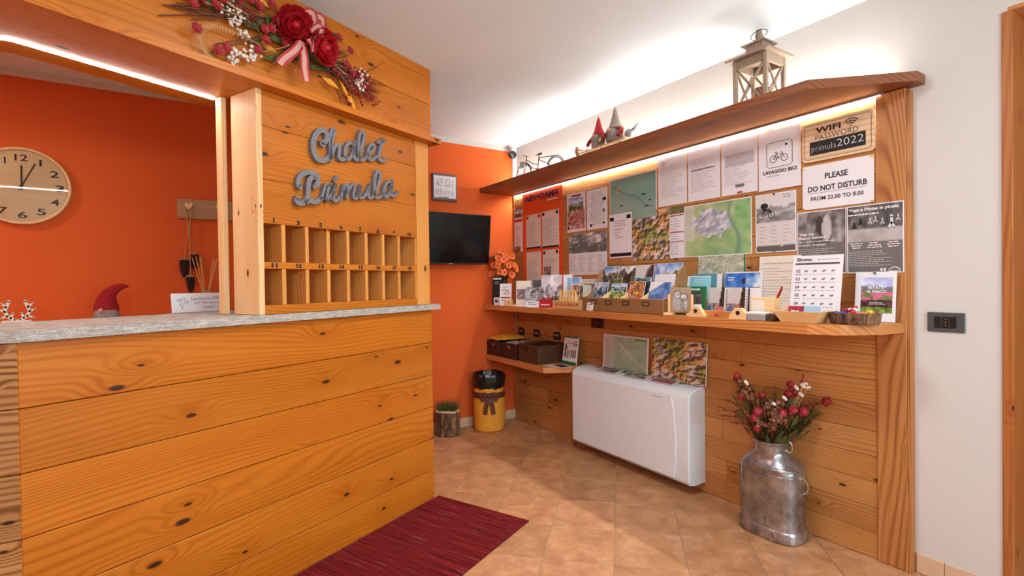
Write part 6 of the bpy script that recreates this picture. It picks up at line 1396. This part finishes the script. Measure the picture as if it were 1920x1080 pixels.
t = thing('reed_diffuser', 'small glass reed diffuser with seven sticks behind the white key sign', 'diffuser', (-2.383, -.25, 1.0006), 0)
bm = B(); lathe(bm, [(.034, 0), (.036, .004), (.036, .13), (.018, .15), (.016, .16), (.016, .184), (.018, .186)], 20); ob('bottle', bm, M['glass'], t, smooth=.8)
bm = B(); lathe(bm, [(0, .148), (.0172, .152), (.0172, .178), (.012, .179), (0, .179)], 16); ob('collar', bm, M['peg'], t)
for x, z in ((-.067, .372), (-.048, .378), (-.028, .374), (-.022, .379), (.041, .367), (.052, .362), (.060, .367)):
    bm = B(); tube(bm, [(-x * .16, rb.uniform(-.006, .006), .06), (x, rb.uniform(-.02, .02), z)], .0026, 6); ob('reed', bm, M['bamboo'], t)
sg = thing('key_sign', 'white acrylic sign asking for keys on the counter top beside the batten', 'sign', (-2.537, -1.101, 1.0860), 0, rot=(-.12, 0, math.radians(22)))
bm = B(); bx(bm, 0, .228, -.003, 0, 0, .086, .001); ob('plate', bm, M['paper'], sg); bm = B(); bx(bm, 0, .228, -.0, .05, 0, .002); ob('foot', bm, M['paper'], sg)
text(sg, 'Lasciare le CHIAVI', .080, .224, .055, .070, M['greyink'], -.0042, -.004); text(sg, 'alla Reception', .090, .205, .034, .048, M['greyink'], -.0042, -.006, shear=.2); text(sg, 'GRAZIE', .125, .175, .017, .026, M['greyink'], -.0042, -.004)
bm = B()
for x, z in ((.03, .055), (.048, .06), (.04, .035), (.06, .045)): ribbon(bm, [(x + .008 * math.cos(a), z + .006 * math.sin(a)) for a in [k * PI / 4 for k in range(8)]], .0016, -.0046, -.0034, 0, True)
ribbon(bm, [(.04, .03), (.042, .015)], .0016, -.0046, -.0034, 0); ob('flower_drawing', bm, M['greyink'], sg)
sc_ = thing('security_camera', 'small black dome security camera in the upper corner by the orange wall', 'camera', (-.075, -.06, H - .001), 0)
bm = B(); lathe(bm, [(0, -.018), (.03, -.018), (.034, 0), (0, 0)], 20); ob('mount', bm, M['whiteplastic'], sc_); bm = B(); tube(bm, [(0, 0, -.0185), (0, 0, -.052)], .01, 10); ob('arm', bm, M['whiteplastic'], sc_)
bm = B(); ball(bm, (0, 0, -.082), .036, sub=3); ob('dome', bm, M['black'], sc_, smooth=True); bm = B(); ball(bm, (-.022, -.022, -.088), .012, sub=2); ob('lens', bm, M['darkgrey'], sc_, smooth=True)
bm = B(); bx(bm, -.02, .02, -.016, 0, 0, .43, .002); tag(ob('cable_duct', bm, M['whiteplastic'], None, (-.022, -.0005, 1.9655 + .0385)), 'white cable duct in the corner from the cornice up to the security camera', 'duct')

# ================================================================== FLORAL SWAG ON THE BEAM
sw = thing('floral_swag', 'long swag of red roses, berries and dried stems with a ribbon, on the header beam', 'decoration', CW(-.86, .0015, 2.2), CA)
rs = random.Random(33)
def P3(x, z, y=-.03): return Vector((x + .86, y, z - 2.2))
def petal_mesh():
    n = 5; vs = []; fs = []
    for j in range(n + 1):
        for i in range(n + 1):
            s, t_ = (i / n - .5) * 2, j / n; wd = math.sin(PI * min(1, .18 + .72 * t_)) ** .7
            x = s * .030 * wd; z = .052 * t_; y = -.016 * (1 - s * s) * math.sin(PI * t_ * .9) + .010 * t_ * t_ * (1 if t_ > .7 else .3) + .002 * math.sin(7 * s)
            vs.append((x, -y, z))
    for j in range(n):
        for i in range(n): a = j * (n + 1) + i; fs.append((a, a + 1, a + n + 2, a + n + 1))
    me = D.meshes.new('petal'); me.from_pydata(vs, [], fs); me.materials.append(M['rose'])
    for p in me.polygons: p.use_smooth = True
    return me
PM = petal_mesh()
for (x, z, face_) in ((-.872, 2.248, (-.25, -1, -.15)), (-.762, 2.197, (.25, -1, -.2))):
    bm = B(); ball(bm, (0, 0, .018), .016, (1, 1, 1.2), 2)
    q_ = Vector(face_).normalized().to_track_quat('Z', 'Y'); rz_ = ob('rose', bm, M['rose'], sw, P3(x, z, -.055 if x < -.8 else -.085), q_.to_euler()); rz_.scale = (1.12,) * 3
    for ring, (n_, open_, sc2, r0) in enumerate(((5, .25, .62, .004), (6, .55, .85, .008), (7, .95, 1.05, .010), (8, 1.32, 1.18, .010))):
        for k in range(n_):
            a = 2 * PI * k / n_ + ring * .5; o_ = ob('petal', PM, None, rz_); m_ = Matrix.Rotation(a, 4, 'Z') @ Matrix.Translation((0, r0, 0)) @ Matrix.Rotation(-open_ + rs.uniform(-.1, .1), 4, 'X') @ Matrix.Scale(sc2, 4); o_.matrix_local = m_
def blob(x, z, y, r_, m, name, n=12, rad=.003):
    bm = B()
    for k in range(n): ball(bm, P3(x, z, y) + Vector((rs.gauss(0, 1), rs.gauss(0, .6), rs.gauss(0, 1))) * r_ * .55, rad * rs.uniform(.7, 1.3), sub=1)
    return ob(name, bm, M[m], sw)
# dried stems to both sides
for x0, z0, x1, z1, bend in ((-1.0, 2.24, -1.33, 2.14, -.02), (-1.0, 2.24, -1.34, 2.10, .0), (-1.0, 2.25, -1.36, 2.22, .01), (-.98, 2.26, -1.32, 2.27, .02), (-1.0, 2.2, -1.24, 2.13, .01), (-.98, 2.16, -1.2, 2.02, .01), (-.98, 2.17, -1.16, 2.075, .0), (-.98, 2.27, -1.2, 2.33, .0), (-.97, 2.28, -1.12, 2.37, .0), (-.70, 2.17, -.33, 2.19, -.02), (-.7, 2.16, -.36, 2.15, -.03), (-.7, 2.15, -.40, 2.14, -.03), (-.7, 2.19, -.38, 2.27, -.05), (-.7, 2.15, -.5, 2.1, -.01), (-.7, 2.14, -.56, 2.02, .0), (-.71, 2.13, -.60, 2.0, .01), (-.7, 2.2, -.63, 2.3, -.01), (-.7, 2.19, -.56, 2.26, -.01)):
    bm = B(); a, b = P3(x0, z0, -.03), P3(x1, z1, -.012); m_ = a.lerp(b, .55) + Vector((0, -.012, bend)); tube(bm, smooth_pts([a, m_, b], 5), .0022, 5); ob('dried_stem', bm, M['brownribbon'], sw)
for x, z in ((-1.10, 2.205), (-1.085, 2.17), (-1.06, 2.135), (-1.11, 2.185), (-1.09, 2.055), (-1.055, 2.07), (-1.03, 2.085), (-1.10, 2.035), (-.50, 2.14), (-.515, 2.18), (-.53, 2.13)): blob(x, z, -.035, .024, 'cream', 'white_berries', 12, .0065)
for x, z in ((-1.15, 2.235), (-1.17, 2.2), (-1.12, 2.26), (-1.045, 2.28), (-1.01, 2.27), (-.99, 2.19), (-.985, 2.15), (-.96, 2.30), (-.945, 2.24), (-1.02, 2.1), (-1.14, 2.06), (-1.17, 2.04), (-.96, 2.205), (-.58, 2.262), (-.64, 2.298), (-.66, 2.24), (-.60, 2.195), (-.57, 2.165), (-.905, 2.17), (-1.25, 2.17), (-1.24, 2.09)):
    bm = B(); c_ = P3(x, z, -.042)
    for k in range(7):
        a = 2 * PI * k / 7; d_ = Vector((math.cos(a), -.5, math.sin(a))).normalized(); s_ = Vector((-math.sin(a), 0, math.cos(a))) * .009; bm.faces.new([bm.verts.new(v) for v in (c_, c_ + d_ * .013 - s_, c_ + d_ * .024, c_ + d_ * .013 + s_)])
    ball(bm, c_, .007, sub=1); ob('small_blossom', bm, M['blossom'], sw)
for x0, z0, x1, z1 in ((-.60, 2.16, -.46, 2.12), (-.58, 2.17, -.48, 2.15), (-.55, 2.11, -.50, 2.04), (-.60, 2.07, -.57, 2.01), (-.52, 2.16, -.43, 2.135), (-1.28, 2.20, -1.2, 2.19), (-.62, 2.19, -.54, 2.17)):
    bm = B()
    for k in range(26):
        t_ = rs.random(); ball(bm, P3(x0 + (x1 - x0) * t_, z0 + (z1 - z0) * t_, -.035) + Vector((rs.gauss(0, 1), rs.gauss(0, 1), rs.gauss(0, 1))) * .008 * (1.2 - t_), .0045, sub=1)
    ob('berry_spike', bm, M['blossom'], sw)
def leafm(bm, a, b, wd, y=-.03):
    a, b = P3(*a, y), P3(*b, y - .012); d_ = b - a; s_ = d_.cross(Vector((rs.uniform(-.4, .4), 1, rs.uniform(-.4, .4)))).normalized() * wd; m1, m2 = a.lerp(b, .35) + Vector((0, -.006, 0)), a.lerp(b, .7) + Vector((0, -.006, 0))
    bm.faces.new([bm.verts.new(v) for v in (a, m1 - s_, m2 - s_ * .7, b, m2 + s_ * .7, m1 + s_)])
for k in range(46):
    x, z = rs.uniform(-1.0, -.66), 2.2 + rs.gauss(0, .045); a = rs.choice([rs.uniform(-.5, .5), PI + rs.uniform(-.6, .6), rs.uniform(0, 6.3)]); L_ = rs.uniform(.05, .1); bm = B(); leafm(bm, (x, z), (x + L_ * math.cos(a), z + L_ * .7 * math.sin(a)), rs.uniform(.011, .02), -.018); ob('leaf', bm, M['leaf'], sw)
for a, b in (((-.60, 2.08), (-.545, 1.99)), ((-.63, 2.12), (-.585, 2.03)), ((-.72, 2.1), (-.64, 2.07)), ((-.98, 2.13), (-.94, 2.12)), ((-1.02, 2.31), (-.97, 2.28))):
    bm = B(); leafm(bm, a, b, .012); ob('yellow_leaf', bm, M['yellowcloth'], sw)
bm = B(); ck = [P3(-1.0, 2.13, -.03), P3(-1.12, 2.13, -.04), P3(-1.19, 2.12, -.04), P3(-1.225, 2.08, -.035), P3(-1.21, 2.03, -.03), P3(-1.18, 2.01, -.03)]
sp_ = smooth_pts(ck, 7); tube(bm, sp_, .002, 5)
for i in range(2, len(sp_) - 1):
    t_ = (sp_[i] - sp_[i - 1]).normalized(); n_ = Vector((0, -1, 0)).cross(t_)
    for s_ in (-1, 1): e_ = sp_[i] + n_ * s_ * .016 + t_ * .006; bm.faces.new([bm.verts.new(v) for v in (sp_[i] - t_ * .0022, sp_[i] + t_ * .0022, e_)])
ob('curled_fern', bm, M['twine'], sw)
for k in range(22):
    bm = B(); a = rs.uniform(0, PI); r1 = rs.uniform(.03, .06); cx_, cz_ = -.83 + rs.uniform(-.015, .015), 2.30; tube(bm, [P3(cx_ + r1 * math.cos(t_) * .9, cz_ + r1 * 1.1 * math.sin(t_), -.03 + rs.uniform(-.012, .01)) for t_ in [PI * q / 10 for q in range(-1, 12)]], .0011, 4); ob('raffia_strand', bm, M['twine'], sw)
for x1, z1 in ((-.955, 2.07), (-.93, 2.10), (-.86, 2.07), (-.89, 2.09), (-1.0, 2.10), (-.70, 2.28)):
    bm = B(); tube(bm, smooth_pts([P3(-.87, 2.18, -.05), P3((x1 - .87) / 2 + .01, (z1 + 2.18) / 2, -.065), P3(x1, z1, -.04)], 5), .0014, 4); ob('raffia_strand', bm, M['twine'], sw)
def band(pts, wd, name):
    bm = B(); uv = bm.loops.layers.uv.new('UVMap'); Pp = smooth_pts(pts, 5); rows_ = []
    for i, p in enumerate(Pp):
        t_ = (Pp[min(i + 1, len(Pp) - 1)] - Pp[max(i - 1, 0)]).normalized(); s_ = t_.cross(Vector((0, -1, 0)))
        s_ = (s_ if s_.length > .15 else Vector((1, 0, 0))).normalized() * wd / 2; s_.y += .004; rows_.append((bm.verts.new(p - s_), bm.verts.new(p + s_)))
    for a, b in zip(rows_, rows_[1:]):
        f = bm.faces.new((a[0], a[1], b[1], b[0]))
        for l, u in zip(f.loops, (0, 1, 1, 0)): l[uv].uv = (u, 0)
    return ob(name, bm, M['striped'], sw)
band([P3(-.85, 2.19, -.075), P3(-.885, 2.14, -.085), P3(-.93, 2.09, -.075), P3(-.945, 2.065, -.07)], .036, 'ribbon_tail')
band([P3(-.85, 2.19, -.075), P3(-.85, 2.13, -.09), P3(-.845, 2.08, -.085), P3(-.832, 2.035, -.08)], .034, 'ribbon_tail')
band([P3(-.835, 2.2, -.10), P3(-.82, 2.175, -.11), P3(-.812, 2.155, -.10)], .028, 'ribbon_tail')
band([P3(-.835, 2.28, -.05), P3(-.825, 2.315, -.075), P3(-.80, 2.325, -.08), P3(-.785, 2.305, -.07), P3(-.795, 2.28, -.045)], .034, 'ribbon_loop')
band([P3(-.80, 2.285, -.045), P3(-.775, 2.325, -.07), P3(-.745, 2.32, -.075), P3(-.735, 2.29, -.05)], .034, 'ribbon_loop')
band([P3(-.825, 2.235, -.10), P3(-.80, 2.262, -.115), P3(-.785, 2.25, -.115), P3(-.79, 2.225, -.10), P3(-.815, 2.21, -.09)], .026, 'ribbon_loop')
# fuller sprays of buds, grass and berries on both sides
for k in range(34):
    lf_ = k % 2 == 0; x0 = -.98 if lf_ else -.72; x = x0 + (-1 if lf_ else 1) * rs.uniform(.05, .30); z = (2.235 if lf_ else 2.16) + rs.gauss(0, .03) - (0 if lf_ else (x - x0) * .12); bm = B(); tube(bm, smooth_pts([P3(x0, 2.19 + rs.uniform(-.03, .05), -.02), P3((x + x0) / 2, (z + 2.2) / 2, -.04), P3(x, z, -.03)], 4), .0016, 4); ob('dried_stem', bm, M['brownribbon' if k % 3 else 'twine'], sw)
    bm = B()
    for q in range(7): ball(bm, P3(x, z, -.035) + Vector((rs.gauss(0, .008), rs.gauss(0, .006), rs.gauss(0, .008))), rs.uniform(.004, .008), sub=1)
    ob('small_blossom', bm, M[('blossom', 'blossom', 'cream', 'hydrangea')[k % 4]], sw)
for k in range(26):
    lf_ = k % 2; x0, z0 = (-.97, 2.22) if lf_ else (-.72, 2.16); x1 = x0 + (-1 if lf_ else 1) * rs.uniform(.2, .38); z1 = (2.19 + rs.uniform(-.07, .12)) if lf_ else (2.15 + rs.uniform(-.06, .05)); bm = B(); tube(bm, smooth_pts([P3(x0, z0 + rs.uniform(-.03, .03), -.025), P3((x0 + x1) / 2, (z0 + z1) / 2 + rs.uniform(-.015, .015), -.035), P3(x1, z1, -.014)], 5), .0017, 4); ob('dried_stem', bm, M['inkbrown' if k % 3 else 'brownribbon'], sw)
for x0, z0, x1, z1 in ((-.58, 2.17, -.42, 2.165), (-.60, 2.15, -.44, 2.12), (-.62, 2.13, -.50, 2.075), (-.55, 2.19, -.45, 2.19), (-1.12, 2.29, -1.22, 2.33), (-1.15, 2.245, -1.27, 2.26), (-1.05, 2.31, -1.14, 2.36)):
    bm = B()
    for k in range(34): t_ = rs.random(); ball(bm, P3(x0 + (x1 - x0) * t_, z0 + (z1 - z0) * t_, -.035) + Vector((rs.gauss(0, 1), rs.gauss(0, 1), rs.gauss(0, 1))) * .009 * (1.2 - t_), .0048, sub=1)
    ob('berry_spike', bm, M['blossom'], sw)
for k in range(26):
    lf_ = k % 2; x, z = (rs.uniform(-1.15, -.95), 2.2 + rs.gauss(0, .05)) if lf_ else (rs.uniform(-.70, -.52), 2.15 + rs.gauss(0, .04)); L_ = rs.uniform(.06, .11); a = (PI if lf_ else 0) + rs.uniform(-.6, .5); bm = B(); leafm(bm, (x, z), (x + L_ * math.cos(a), z + L_ * .7 * math.sin(a)), rs.uniform(.008, .014), -.02); ob('leaf', bm, M['leaf'], sw)
flush_text()
